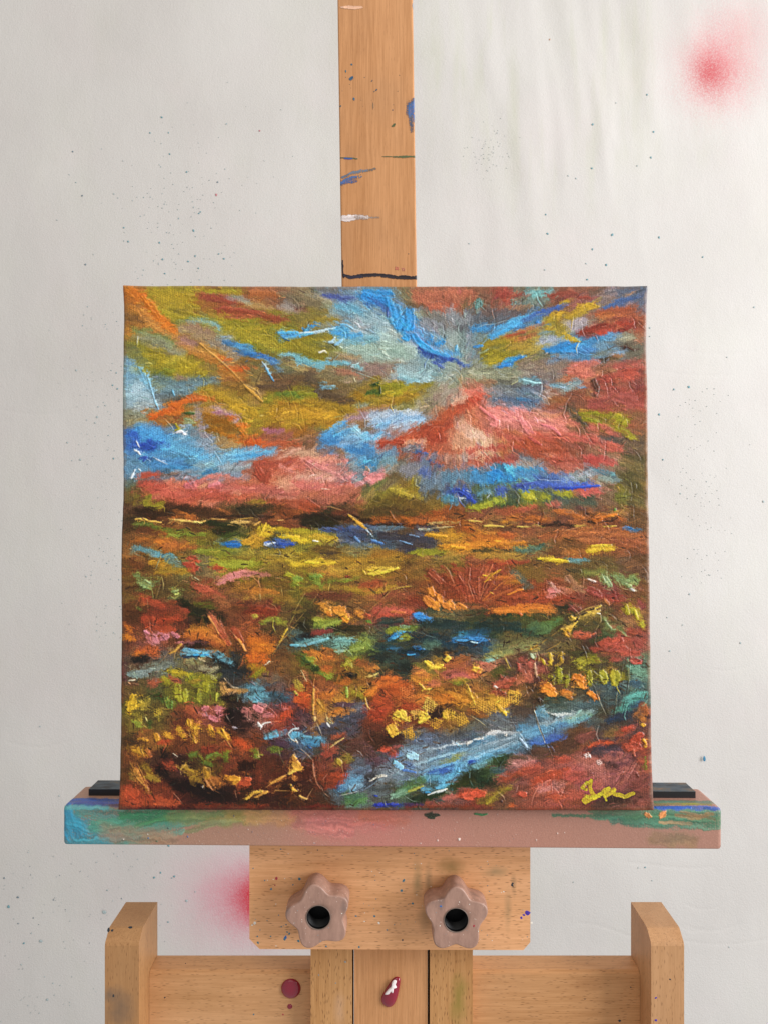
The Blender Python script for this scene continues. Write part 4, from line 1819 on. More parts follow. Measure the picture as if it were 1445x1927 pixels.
k D0D0C0 6 20,870 40,900
k 2C6090 9 120,930 150,950
l C8B0A8 5 200,770 150,790 120,830
k D8B070 9 300,940 360,900 410,870
l E8D0A0 6 280,960 350,910 415,865
b A04834 20 340,870 420,840
b A83830 34 250,1000 330,960
l D8B090 7 30,890 60,950 130,1010 160,1050
l C88C6C 7 160,1040 165,1130 190,1230 260,1330
k B87058 10 160,1080 170,1180
k E0A044 34 20,1080 60,1100
k E8B050 20 10,1130 50,1110
k D08840 24 10,1020 30,1050
b 501C10 70 100,1150 120,1190
b 401810 50 60,1240 140,1260
l E0B080 5 50,1250 100,1220 165,1190
k E0A850 12 0,1280 40,1290
k E8B870 10 60,1330 110,1350
l E8C090 7 0,1310 60,1350 110,1355 160,1270
l D8A888 6 220,1250 250,1310 290,1340
l D0A090 5 280,1150 240,1200 250,1210
b 8C3020 50 240,1170 380,1170
b B03824 50 330,1180 400,1190
b 842C20 40 250,1270 340,1240
b 94702C 44 340,1080 400,1050
b 8C7C30 34 420,1010 460,1040
k A89840 22 360,1050 380,1070
l D8D080 5 345,1050 370,1030 390,1050 395,1110 405,1150
b 9C4C3C 34 240,930 340,950
s 606470 50 520,1060 580,1100
b 586C80 50 500,1150 600,1120
b 5C94B8 44 430,1230 520,1200
b 4C80A8 30 380,1290 460,1250
b 78A0B8 24 460,1270 540,1250
b 684040 34 560,920 660,1000
b 644048 40 640,1040 700,1060
l 201818 7 600,1010 650,1060 660,1110 600,1220 540,1290
l C8D0D0 5 500,960 540,980 560,1010
k D8D0C0 8 620,1210 680,1180 750,1170
k E0DCC8 7 670,1170 740,1160
l D0CCB8 6 370,1330 460,1310 540,1290
b 403838 34 640,1180 700,1150
b C83C34 24 720,960 770,950
b A83830 34 790,980 800,1010
l 281820 6 745,980 760,1040 810,1100
l 201C20 6 750,1100 770,1140 800,1150
b 3C5C98 34 880,1080 940,1060
k 3C68C0 26 900,1070 960,1100
k 90C8F0 34 940,1010 980,1020
k 80C0F0 26 820,1070 860,1100
k B0DCF8 22 820,1130 870,1150
k 70B0E8 16 840,1080 870,1130
k 4C78C0 12 880,1120 980,1140
s 7C98B0 50 940,960 1040,940
b 5C7C98 50 1060,1000 1200,960 1340,930
b 586880 40 980,880 1140,870
s 606874 44 1160,900 1300,880 1420,860
k E8E0D0 12 1400,910 1440,890
b D0CCC0 12 1260,920 1360,910
b 4888B0 40 1100,1060 1260,1020 1400,970
b 3C64A0 34 1120,1130 1260,1100 1380,1060
k 3C68B8 22 1100,1150 1240,1120
b 6CB0D0 34 1300,1090 1440,1040
k 70B8D8 22 1380,1050 1440,1050
k 2C50A8 16 1410,1060 1440,1050
b 909440 22 1180,1060 1320,1030
b 9C9850 18 1300,1010 1440,980
b 5098B8 34 1060,1190 1180,1180
k 5CB0E0 26 1180,1210 1260,1170 1320,1120
k 60B4E0 22 1160,1260 1240,1240
b 4C90B0 26 1040,1280 1120,1290
k 3C98D0 10 1060,1300 1100,1300
b 4C8444 40 900,1270 1040,1200
b 448040 34 840,1310 920,1290
b 70A080 26 800,1330 900,1290
k A0A850 10 930,1290 1040,1250
s 7C8890 50 700,1180 900,1060 1120,980
s 6C7C88 44 820,1200 1000,1120 1240,1010
w 8C98A0 30 1000,1010 1240,950 1400,930
b A0C8E0 9 960,1090 1160,1020 1400,960
b 6CA8D8 9 1000,1140 1240,1080 1440,1010
b B8C8D0 7 1100,960 1260,925 1440,900
b 1C3018 40 960,1360 1100,1340
b 203818 34 1080,1330 1200,1300
b 24300F 50 1360,1210 1440,1180
b 2C3814 26 1240,1270 1340,1230
k C8D8C8 7 1080,1320 1160,1290 1240,1270
k D8E4E0 7 1160,1300 1220,1280
l A0B4B0 5 880,1320 960,1370 1010,1370
l B0C8C8 5 1090,1130 1100,1200 1100,1260
b 3C7440 50 440,1370 560,1350
b 4C8C3C 26 440,1390 580,1360
b 505C60 44 640,1290 760,1270
b 4C5458 34 320,1370 400,1370
b 5C6870 30 300,1320 400,1330
b 2434A0 16 660,1400 760,1400 860,1405
k 3040B0 10 680,1395 720,1395
k 3448B0 10 790,1395 840,1395
k 2844B0 8 660,1325 680,1325
b 50305C 16 900,1400 1040,1400
b C83C30 40 1340,1320 1400,1300
k D84838 34 1380,1330 1440,1320
b B05850 34 1220,1340 1300,1340
b 8C4038 26 1080,1390 1240,1390
b 6C1818 14 40,1415 400,1415
b 7C2C20 12 900,1415 1440,1415
""",
(880,1190,4.014): """
b 2870A8 34 20,50 120,60
k 3080C8 16 20,70 160,80
k 90C0E0 7 30,95 80,100
b 1C4058 26 20,20 160,20
b 24402C 34 200,50 260,40
b 5C5434 50 280,60 420,60
s 7C7C54 50 220,160 380,140 500,120
b 888C5C 34 140,200 280,190 420,160
b 2C4430 34 440,40 560,20
b 4C6C34 30 540,20 600,10
b 70B0A0 22 150,230 200,235
k 88C0B0 14 160,250 200,240
s A07850 26 280,220 380,210
b B06050 34 110,280 200,290
k D86C5C 22 110,270 200,290
b D0603C 34 20,330 80,350
k E8B048 26 60,300 90,310
k F0C858 9 50,290 100,300
b A06850 34 120,300 240,250
b 4C4C20 34 200,340 300,300
b 8CA87C 12 150,210 240,200
b 5C3024 50 380,180 460,220
l E8B050 6 460,170 520,140 600,80 700,10
k E8B040 9 480,155 540,120
l 3C2818 9 360,220 460,170 560,110 660,40
l C89848 5 560,190 640,140 700,110 740,60
k E8B030 18 740,10 780,10
b 645038 44 640,120 760,150
s 6C6038 50 700,150 840,120
k D8A040 14 760,30 780,50
l 8C7C60 5 760,40 800,100 820,160
k 7C8060 20 500,200 515,210
k A8B898 12 490,190 500,215
l C89C80 7 520,220 520,300 530,380 505,450
k B88870 10 515,260 530,360
l 281C14 7 540,220 530,300 545,390 520,440
b 604030 50 300,260 380,280
k C8B060 7 290,220 320,290
l 241C10 7 300,230 340,310 380,350
k B04438 36 220,420 300,410
k C05848 20 200,440 260,400 320,380
k B04838 22 290,430 350,380
k A03C30 22 190,480 280,490
k C85850 14 250,350 300,380
l F0A090 6 210,440 260,410 300,430 280,490
k E8D0C0 9 205,430 225,440
l 701C1C 6 250,400 240,460 200,500
k B84840 12 390,260 400,320
b B85048 34 420,230 470,280
b B85848 34 430,330 470,380
b C06850 34 380,400 420,380
b C89434 44 180,520 240,540
w D8A83C 54 230,540 280,560
w D8A848 54 330,510 370,520
w C8943C 54 60,560 100,590
w D09C40 54 150,580 180,610
k D8B038 14 230,580 290,640
k E0B838 9 270,620 290,650
k C88C28 26 20,480 60,520
k E8C048 8 0,420 40,520 60,570
b A86830 34 20,440 100,450
b 8C5428 44 30,620 140,640
l E0D8B0 5 20,650 90,690 140,730
l 2C2014 5 60,330 120,390
l 2C1C14 6 480,440 400,530 320,600 330,690 350,720
s 54443C 44 380,620 480,600
k D8C030 12 580,230 590,260
k D8BC30 14 640,190 640,260
k D8B030 14 720,180 720,240
k A8AC2C 16 650,350 660,410
k A8B42C 20 705,300 700,400
k A0A828 16 765,350 755,430
l D0D878 4 720,290 710,400
l C8D070 4 780,290 765,440
k B0A838 12 850,300 870,290
b 94942C 40 860,220 900,240
b 909028 34 940,210 980,240
b 989830 34 830,250 890,290
k A8AC2C 24 930,330 930,410
k B0B434 30 1030,330 1040,390
k ACAC30 34 1120,330 1130,400
b 94942C 24 1170,330 1180,370
b 4C4824 34 800,180 960,180
k E88428 30 820,360 860,370
k F09038 24 850,400 880,430
k E88830 20 880,380 890,440
k E88830 36 600,430 640,460
k F09038 24 620,480 660,490
k E08030 24 580,460 620,450
k E88430 26 730,480 790,480
k F08C34 18 740,500 790,520
k F08830 22 930,480 950,490
k E88028 22 960,500 990,520
l E0B090 4 620,340 600,270 620,250
s 5C7470 44 560,620 700,600 860,560
b 3C4C40 44 640,560 780,540
b D0D4C8 8 740,550 790,550
b E0E0D8 8 580,610 660,640 780,640 860,610
b C8D0C8 12 680,650 800,635
b 5C98B8 44 540,620 600,660
b 84A878 34 760,690 880,660
b 5C9060 26 860,640 940,640
b 3C3C2C 34 980,600 1060,620
s 4C6468 44 820,600 980,580
b 4C9890 44 1230,550 1310,500
b 54A898 34 1250,500 1330,480
b 409080 40 1160,610 1260,580
b 30405C 26 1240,580 1330,560
b 28384C 34 1100,680 1240,630
b 609878 44 1260,290 1340,330
b 406070 30 1240,400 1340,420
b 8C6424 26 1110,290 1080,320
k B04038 34 960,150 1060,110 1160,80
k B84440 34 1060,140 1200,150
b B84440 26 1180,170 1300,180
k B04040 26 1260,230 1310,240
b B04440 18 1110,225 1160,225
b B04440 30 1270,90 1330,110
k C05040 26 820,50 930,45
b B8503C 18 850,20 960,30
b 3C4828 30 960,100 1060,40
b 4C5C38 30 1040,20 1120,30
l 98B080 6 1160,10 1210,50 1250,60
s 4C3424 34 880,110 980,110
l 281C14 7 870,110 900,180 920,270
l 201810 8 900,340 920,370 960,430 1000,540 1050,640
l E0D8C0 5 930,370 980,470 1030,590 1060,650
l C8D0A0 4 1020,260 1000,340 1060,440
l 201C18 7 1195,220 1160,400 1130,580 1110,680
l C0B890 4 1150,440 1130,560
l 201C18 7 1240,150 1235,330 1215,480 1160,690
l C8C8A0 5 1235,280 1225,420
k 7C8C60 8 1230,290 1230,400
l 241C18 8 500,520 500,600 545,720 600,860 650,970
k C0B898 5 510,610 545,740 590,850
l 201810 7 500,520 520,490 580,500 600,550 570,620
l D0D0C8 5 605,560 560,640 570,690
k 302018 14 540,520 570,540
l B09080 5 550,520 560,560
l D0C8B8 4 940,530 960,600
s 606870 50 200,760 340,740
s C8C8C8 16 160,790 260,775 360,790
b E4E0D8 8 180,770 300,780
b DCD8D0 9 20,850 100,820 200,800
w D8D4CC 12 240,800 340,795
b 4C8CB4 34 40,870 200,830
b 3C88B0 44 60,930 240,900
b 5CA0C0 34 40,990 180,960
k 5CA8D8 20 10,930 120,930
k 2C58B0 20 10,1000 60,980
b 68A0A8 34 60,1040 180,1000
b 3C70B0 34 440,810 560,800
b 3C5CA8 34 560,820 680,810
k 3C64B8 22 480,850 640,830
b 2C408C 24 700,730 740,720
b 30488C 34 620,790 740,780
b 4C94C0 34 390,750 480,770
b 5C98B8 34 300,870 400,850
l D0DCE0 5 150,930 280,870 360,840
s 6890A8 60 20,930 240,870 480,800 720,720
s 7C909C 50 20,930 200,860 420,800
b 5C98BC 30 420,800 640,740 900,660
b 88A0A8 18 560,720 760,660 960,620
w 8C9CA4 40 420,740 620,690 820,660
b C0CCD4 7 30,905 200,850 360,810
b A8C8DC 8 60,960 240,890 380,850
b D8DCDC 6 150,795 260,772 380,778
b 78B4DC 9 20,985 180,930 300,895
k 90A8C0 12 400,830 450,890
l D8E4E8 5 380,760 440,850
l 1C2428 7 420,890 460,920 500,960
b 24341C 34 240,990 320,960
b 30481C 34 180,1010 260,970
k 1C2818 14 340,970 460,970
b 1C2C18 44 100,1140 200,1150
b 203418 44 60,1090 160,1110
b 3C5C2C 34 120,1090 220,1080
b 2C4024 26 20,1170 100,1180
b 3C6468 34 200,1070 260,1050
s B07068 40 340,1000 480,990
b 5C3C2C 50 500,930 640,920
b 644430 44 760,780 900,760
b 5C3C2C 50 680,880 820,860
b 80443C 34 840,830 960,790
b B83C2C 22 930,880 1020,860 1100,850
b B84038 26 680,980 760,980
k B83C34 12 1180,760 1260,740
b B83830 34 1160,780 1250,740
b 7C5C34 34 1060,780 1160,770
k B83830 34 1270,860 1290,810
k C04438 34 1230,880 1300,880
k B83C34 22 1300,800 1330,790
k C86050 8 1260,900 1270,950
l E89880 5 1270,870 1300,850
l D8C8C0 5 1000,720 980,790 1005,850
k E0A83C 16 1340,720 1350,720
k D89830 12 1340,830 1360,860
k D0A040 14 1350,880 1360,870
b C87838 26 1310,640 1350,680
b B05830 34 1330,580 1350,620
b 6C7828 14 1350,960 1350,1060
b 3C3438 26 960,930 1060,920
b 483840 26 980,900 1160,890
l 1C1818 7 1050,900 1090,890 1120,910 1070,920
s A86058 50 860,980 980,1000
w D8C0B8 22 900,930 920,960
k E8DCD8 7 925,940 935,970
w D8B0A8 22 980,1000 1020,990
b B06058 50 1060,960 1200,960
w B86C64 60 860,1060 1060,1060
b B04038 50 420,1070 520,1060
b A84030 34 260,1130 380,1090
k B04438 16 420,1050 480,1040
b B83C30 50 520,1170 640,1110 740,1080
k B83C34 26 540,1160 640,1110
b B04444 44 740,1100 860,1120
l D89080 5 480,1200 580,1160 700,1090
s C87870 40 560,1200 660,1170
w C47870 50 620,1180 760,1190
b C44838 34 620,1250 720,1240
k D0544C 22 640,1230 700,1220
b C05048 34 780,1250 860,1240
b A85048 44 940,1200 1000,1160
w A84C4C 60 880,1180 960,1140
l D88878 5 710,1060 730,1130
l D09080 5 540,1180 500,1250 480,1320
l 7C3028 5 850,1010 800,1060
k C84438 22 400,1240 430,1240
b C84C34 18 30,1230 120,1220
k D04034 34 40,1230 100,1240
b 8C7C2C 26 150,1300 220,1240 320,1190
b 7C6428 34 80,1300 180,1280
k A08C30 12 140,1310 200,1250
l D0B0A0 6 220,1220 270,1260 280,1290
k 4C3030 10 250,1290 255,1300
b D85028 12 310,1325 360,1325
l D8B8A8 5 380,1180 370,1220
b 5C3C30 34 960,1310 1100,1310 1200,1270
b 3C2820 26 1040,1290 1180,1280
b A85C58 44 1160,1080 1260,1020
l 3C1C18 6 1200,1040 1140,1140 1100,1200
l 401C18 6 1270,960 1240,1030 1160,1170
l D89888 4 1310,960 1250,1060 1200,1150
k 702820 10 1275,1080 1290,1110
b 84403C 44 1280,1180 1340,1160
l 4C2018 6 1370,1150 1365,1250 1340,1330
b 9C5048 34 1300,1300 1380,1300
d C8C428 14 900,1205 868,1192 905,1150
d C4BC28 14 895,1165 935,1140
d C8C020 17 938,1135 925,1185 945,1235 968,1262
d CCC42C 18 968,1262 930,1275 895,1300 878,1285 905,1262
d C8C428 16 905,1260 960,1265 1010,1240
d C8C028 17 1000,1250 1045,1208 1070,1200
d CCC42C 18 1065,1205 1040,1250 1085,1232 1110,1205
d CCC42C 17 1105,1210 1110,1240 1150,1245 1190,1262 1225,1245 1255,1235
d C8C428 10 1035,1250 1050,1285
""",
}


# ------------------------------------------------------------------ paint the canvas
CX0, CY0, CX1, CY1 = 226, 537, 1227, 1527
RES = 0.95
R = Raster(CX0, CY0, CX1, CY1, RES, random.Random(5))
# under-painting
sx, sy, sc = [], [], []
for (bx, by, s), txt in BASE.items():
    rows = [l.split() for l in txt.strip().splitlines()]
    for j, row in enumerate(rows):
        for i, h in enumerate(row):
            sx.append(bx + (100 + 200 * i) / s); sy.append(by + (100 + 200 * j) / s); sc.append(hx(h))
sx, sy, sc = np.array(sx, np.float32), np.array(sy, np.float32), np.array(sc, np.float32)
q = 4
gw, gh = (CX1 - CX0) // q + 2, (CY1 - CY0) // q + 2
gx = CX0 + np.arange(gw, dtype=np.float32)[None, :] * q + 0 * np.arange(gh)[:, None]
gy = CY0 + np.arange(gh, dtype=np.float32)[:, None] * q + 0 * np.arange(gw)[None, :]
gx = gx + (fbm(gh, gw, 12, NR, 3) - 0.5) * 46; gy = gy + (fbm(gh, gw, 12, NR, 3) - 0.5) * 34
num = np.zeros((gh, gw, 3), np.float32); den = np.zeros((gh, gw), np.float32)
for k in range(len(sx)):
    d2 = (gx - sx[k]) ** 2 + ((gy - sy[k]) * 1.25) ** 2 + 60
    w_ = 1 / (d2 * d2 * d2) * 1e9
    num += w_[..., None] * sc[k]; den += w_
coarse = num / den[..., None]
yy, xx = np.mgrid[0:R.h, 0:R.w].astype(np.float32)
ux = np.clip((xx / RES + R.nx * 26) / q, 0, gw - 1.01); uy = np.clip((yy / RES + R.ny * 18) / q, 0, gh - 1.01)
ui, vi = ux.astype(int), uy.astype(int); fu, fv = (ux - ui)[..., None], (uy - vi)[..., None]
R.col[:] = (coarse[vi, ui] * (1 - fu) + coarse[vi, ui + 1] * fu) * (1 - fv) + (coarse[vi + 1, ui] * (1 - fu) + coarse[vi + 1, ui + 1] * fu) * fv
R.hgt[:] = 0.15 * fbm(R.h, R.w, 20, NR, 4)

def direction(x, y):
    if y < 960:
        a = math.atan2((y - 700) * 0.7, x - 870)
        return a
    if y < 1170: return RNG.uniform(-0.15, 0.15)
    if x > 640 and y > 1300 - (x - 640) * 0.0 and y > 1545 - (x - 560) * 0.38: return -0.38 + RNG.uniform(-.15, .15)
    if x < 640: return RNG.choice([1.2, -0.3, 0.3, 1.6, 0.0]) + RNG.uniform(-.3, .3)
    return RNG.uniform(-0.5, 0.4)

def micro(n, lo, hi, wlo, whi, kinds, jit, op, reach=8):
    for _ in range(n):
        x = RNG.uniform(CX0, CX1); y = RNG.uniform(CY0, CY1)
        a = direction(x, y) + RNG.gauss(0, 0.3)
        l = RNG.uniform(lo, hi)
        ix = int(np.clip((x - CX0 + RNG.uniform(-reach, reach)) * RES, 0, R.w - 1)); iy = int(np.clip((y - CY0 + RNG.uniform(-reach, reach)) * RES, 0, R.h - 1))
        c = R.col[iy, ix].copy()
        c = c * (1 + RNG.gauss(0, jit)) + np.array([RNG.gauss(0, jit * .16), RNG.gauss(0, jit * .12), RNG.gauss(0, jit * .12)], np.float32)
        dx, dy = math.cos(a) * l / 2, math.sin(a) * l / 2
        b = RNG.uniform(-.25, .25) * l
        R.stroke([(x - dx, y - dy), (x - b * math.sin(a) * .5, y + b * math.cos(a) * .5), (x + dx, y + dy)],
                 RNG.uniform(wlo, whi), np.clip(c, 0, 1), RNG.choice(kinds), op)
micro(2600, 16, 50, 2.5, 8, 'bbs', 0.16, 0.75)
def lay(kinds, small=False, op=1.0):
    for (bx, by, s), txt in STROKES.items():
        for kind, col, w, pts in parse(txt):
            if kind not in kinds: continue
            P = [(bx + x / s, by + y / s) for x, y in pts]
            plen = sum(math.hypot(P[i + 1][0] - P[i][0], P[i + 1][1] - P[i][1]) for i in range(len(P) - 1))
            if small and kind not in 'ld' and not (w / s <= 3.2 or plen < 2.2 * w / s): continue
            if kind in 'bks' and w / s > 2.0 and not small:
                # every dab is laid down as a few overlapping passes
                R.stroke(P, w / s, hx(col), kind, op)
                for _ in range(3):
                    o = RNG.uniform(-.7, .7) * w / s; o2 = RNG.uniform(-.6, .6) * w / s
                    c = np.clip(hx(col) * (1 + RNG.gauss(0, 0.14)), 0, 1)
                    R.stroke([(x + o, y + o2) for x, y in P], w / s * RNG.uniform(.15, .4), c, kind, 0.6 * op)
            else:
                R.stroke(P, w / s * (0.85 if kind == 'l' else 1), hx(col), kind, op)
def sample(img, X, Y):
    X = np.clip(X, 0, R.w - 1.01); Y = np.clip(Y, 0, R.h - 1.01)
    xi, yi = X.astype(int), Y.astype(int); fx, fy = X - xi, Y - yi
    if img.ndim == 3: fx, fy = fx[..., None], fy[..., None]
    return (img[yi, xi] * (1 - fx) + img[yi, xi + 1] * fx) * (1 - fy) + (img[yi + 1, xi] * (1 - fx) + img[yi + 1, xi + 1] * fx) * fy
def feather(amp_x, amp_y, cell, op):
    """drag a dry bristle brush over wet paint: edges break into fine hairs"""
    yy, xx = np.mgrid[0:R.h, 0:R.w].astype(np.float32)
    n1 = fbm(R.h, R.w, cell, NR, 3, .8) - .5; n2 = fbm(R.h, R.w, cell, NR, 3, .8) - .5
    sky = np.clip((960 - CY0 - yy / RES) / 60, 0, 1)
    n1 = n1 * amp_x * 2 * RES; n2 = n2 * amp_y * 2 * RES
    # in the sky the brush fans out from one point
    dx = (xx / RES + CX0 - 870); dy = (yy / RES + CY0 - 700) * .7; L = np.sqrt(dx * dx + dy * dy) + 20
    ax = np.where(sky > 0, dx / L, 1.0); ay = np.where(sky > 0, dy / L, 0.0)
    ox = n1 * ax - n2 * ay; oy = n1 * ay + n2 * ax
    w = sample(R.col, xx + ox, yy + oy)
    R.col[:] = R.col * (1 - op) + w * op
def glaze(color, cell, lo, amt, y0, y1, stretch=1.0):
    n = fbm(R.h, R.w, cell, NR, 5, .68)
    n = sample(n, np.mgrid[0:R.h, 0:R.w][1].astype(np.float32) / stretch, np.mgrid[0:R.h, 0:R.w][0].astype(np.float32))
    yv = (np.arange(R.h) / RES + CY0)[:, None]
    band = np.clip((yv - y0) / 25, 0, 1) * np.clip((y1 - yv) / 25, 0, 1)
    a = np.clip((n + R.weave * .06 + R.nf * .25 - lo) * 5, 0, 1) * band * amt
    a *= np.clip(1.2 - R.col.max(2) * .55, 0.3, 1)
    R.col[:] = R.col * (1 - a[..., None]) + hx(color) * a[..., None]
lay('sbkw')
glaze('4A3018', 22, .52, .34, 965, 1600, 2.2)
glaze('6C6A58', 26, .54, .26, 500, 960, 2.0)
glaze('7C5428', 18, .57, .35, 1000, 1250, 2.5)
glaze('241810', 9, .60, .36, 1180, 1600, 1.3)
def scumble(reach, lo, seedcell, op):
    """dry brush: colour from close by caught only on the crowns of the weave"""
    yy, xx = np.mgrid[0:R.h, 0:R.w].astype(np.float32)
    n1 = fbm(R.h, R.w, seedcell, NR, 3, .6) - .5; n2 = fbm(R.h, R.w, seedcell, NR, 3, .6) - .5
    src = sample(R.col, xx + n1 * reach * 4, yy + n2 * reach * 2.2)
    g = R.weave * .5 + (vnoise(R.h, R.w, 1.7, NR) - .5) * .7 + (vnoise(R.h, R.w, 3.5, NR) - .5) * .6 + (fbm(R.h, R.w, 26, NR, 3) - .5) * 1.4
    a = np.clip((g - lo) * 6, 0, 1) * op
    R.col[:] = R.col * (1 - a[..., None]) + src * a[..., None]
feather(7, 3, 6, .7)
scumble(14, .26, 16, .6)
lay('bkws', False, .45)
feather(4, 2, 4, .6)
scumble(8, .30, 9, .65)
sky_keep = R.col.copy()
feather(16, 3, 9, .8); feather(8, 2, 4, .7)
mk = np.clip((965 - CY0 - np.arange(R.h) / RES) / 40, .25, .85)[:, None, None]
R.col[:] = sky_keep * (1 - mk) + R.col * mk
micro(2600, 5, 18, 1.2, 3.6, 'bb', 0.12, 0.5, 12)
scumble(5, .30, 7, .6)
lay('kwd', True, .72)
micro(6500, 3, 14, 0.55, 1.6, 'bk', 0.17, 0.6, 5)
for _ in range(1300):      # umber left showing between the touches of the foreground
    y = 1180 + 345 * RNG.random() if RNG.random() < .75 else RNG.uniform(965, 1180)
    x = RNG.uniform(CX0 + 4, CX1 - 4); a = direction(x, y) + RNG.gauss(0, .5); l = RNG.uniform(3, 13)
    if y > 1330 and x > 900 - (y - 1330): continue
    R.stroke([(x, y), (x + math.cos(a) * l, y + math.sin(a) * l)], RNG.uniform(.6, 2.0), hx(RNG.choice(['2C1A10', '3C2414', '28241A', '4C2C18', '5C3A1C'])), 'b', RNG.uniform(.35, .75))
lay('l', True, .6)
# scattered loose ridges and nicks, highlights lightened into their colour
for _ in range(260):
    x = RNG.uniform(CX0 + 10, CX1 - 10); y = RNG.uniform(CY0 + 10, CY1 - 10)
    a = RNG.choice([0.9, 1.3, 0.5, -0.6, 1.6]) + RNG.gauss(0, .3); l = RNG.uniform(5, 24)
    c = R.col[int((y - CY0) * RES), int((x - CX0) * RES)]
    c = c + (np.array([.86, .82, .76], np.float32) - c) * RNG.uniform(0.03, 0.28)
    b = RNG.uniform(-4, 4)
    R.stroke([(x, y), (x + math.cos(a) * l * .5 + b, y + math.sin(a) * l * .5), (x + math.cos(a) * l, y + math.sin(a) * l)],
             RNG.uniform(0.5, 1.0), np.clip(c, 0, 1), 'l', 0.6)
for _ in range(620):       # creases and knife ridges in the paint's own colour
    x = RNG.uniform(CX0 + 10, CX1 - 10); y = RNG.uniform(CY0 + 10, CY1 - 10)
    a = RNG.choice([0.9, 1.2, 0.5, -0.7, 1.6, 0.1]) + RNG.gauss(0, .35); l = RNG.uniform(6, 34)
    c = R.col[int((y - CY0) * RES), int((x - CX0) * RES)] * RNG.uniform(.9, 1.25)
    b = RNG.uniform(-6, 6)
    R.stroke([(x, y), (x + math.cos(a) * l * .5 + b, y + math.sin(a) * l * .5 - b * .5), (x + math.cos(a) * l, y + math.sin(a) * l)],
             RNG.uniform(0.7, 1.5), np.clip(c, 0, 1), 'l', RNG.uniform(.6, 1.0))
# rubbed-off colour on the crowns of the weave, thin paint only
thin = np.clip(1 - R.hgt * 1.6, 0, 1)
R.col *= (1 + (R.weave - 0.5) * 0.14 * thin * np.clip(1 + R.nx * 2.2, .2, 2) + (R.gr - 0.5) * 0.07 + R.nf * 0.22)[..., None]
lum = R.col.mean(2, keepdims=True)
R.col = np.clip(lum + (R.col - lum) * SATB, 0, 1)
# earthier reds: the painter's reds lean to burnt sienna
rr0 = np.clip((R.col[..., 0] - 1.7 * R.col[..., 1]) * 2.0, 0, 1) * np.clip(1.25 - R.col[..., 0], 0, 1)
sk0 = np.clip((975 - CY0 - np.arange(R.h) / RES) / 50, 0, 1)[:, None]
rr0 = rr0 * (1 - .85 * sk0)
R.col[..., 1] += 0.075 * rr0 * R.col[..., 0] * 2
R.col[..., 2] *= 1 - 0.16 * rr0
R.col[..., 0] *= 1 - 0.13 * rr0
yo = np.clip((np.minimum(R.col[..., 0], R.col[..., 1]) - R.col[..., 2]) * 3.0, 0, 1)
sk_ = np.clip((960 - CY0 - np.arange(R.h) / RES) / 60, 0, 1)[:, None]
R.col *= (1 - .07 * yo * sk_)[..., None]; R.col[..., 1] *= 1 - .03 * yo
R.col[..., 2] *= 1 - 0.45 * yo
R.hgt += (R.weave - 0.5) * 0.08 * thin * np.clip(1 + R.nx * 2.2, .2, 2) + R.nf * 0.10 + (R.gr - .5) * 0.03
# crisp broken touches: local contrast of the paint film itself
def blur(a, n):
    for _ in range(n):
        a = (a + np.roll(a, 1, 0) + np.roll(a, -1, 0)) / 3; a = (a + np.roll(a, 1, 1) + np.roll(a, -1, 1)) / 3
    return a
skc = np.clip((975 - CY0 - np.arange(R.h) / RES) / 50, 0, 1)[:, None, None]
R.col = np.clip(R.col + (.75 - .3 * skc) * (R.col - blur(R.col, 2)) + .40 * (R.col - blur(R.col, 16)), 0, 1).astype(np.float32)
R.col = np.where(R.col < .5, 2 * R.col * R.col, 1 - 2 * (1 - R.col) ** 2) * .2 + R.col * .8
lum = (R.col * np.array([.35, .5, .15], np.float32)).sum(2, keepdims=True)
grn = np.clip((R.col[..., 1] - R.col[..., 0] * .97) * 5, 0, 1) * np.clip((R.col[..., 1] - R.col[..., 2]) * 5, 0, 1)
R.col = np.clip(lum + (R.col - lum) * (SAT2 * (1 - .28 * grn))[..., None], 0, 1).astype(np.float32)
yl_m = np.clip((np.minimum(R.col[..., 0], R.col[..., 1]) - R.col[..., 2]) * 2.5, 0, 1) * np.clip((lum[..., 0] - .4) * 3, 0, 1)
R.col[..., 1] *= 1 - .07 * yl_m; R.col[..., 0] *= 1 - .02 * yl_m
# brown turned edges
yy, xx = np.mgrid[0:R.h, 0:R.w].astype(np.float32)
ed = np.minimum(np.minimum(xx, R.w - 1 - xx), np.minimum(yy, R.h - 1 - yy)) / RES
em = np.clip(1 - (ed + R.ne * 9) / 4.0, 0, 1)[..., None] * 0.45
R.col = R.col * (1 - em) + np.array(hx('6C4A34')) * em
rt = np.clip(1 - ((R.w - 1 - xx) / RES + R.ne * 5) / 5.0, 0, 1)[..., None] * np.clip(.5 + R.nx * 2, 0, 1)[..., None] * .55
R.col = R.col * (1 - rt) + np.array(hx('B8A090')) * rt
hs = R.hgt.copy()
for _ in range(1):   # brush a little softness into the relief
    hs = (hs + np.roll(hs, 1, 0) + np.roll(hs, -1, 0) + np.roll(hs, 1, 1) + np.roll(hs, -1, 1)) / 5
R.hgt = hs

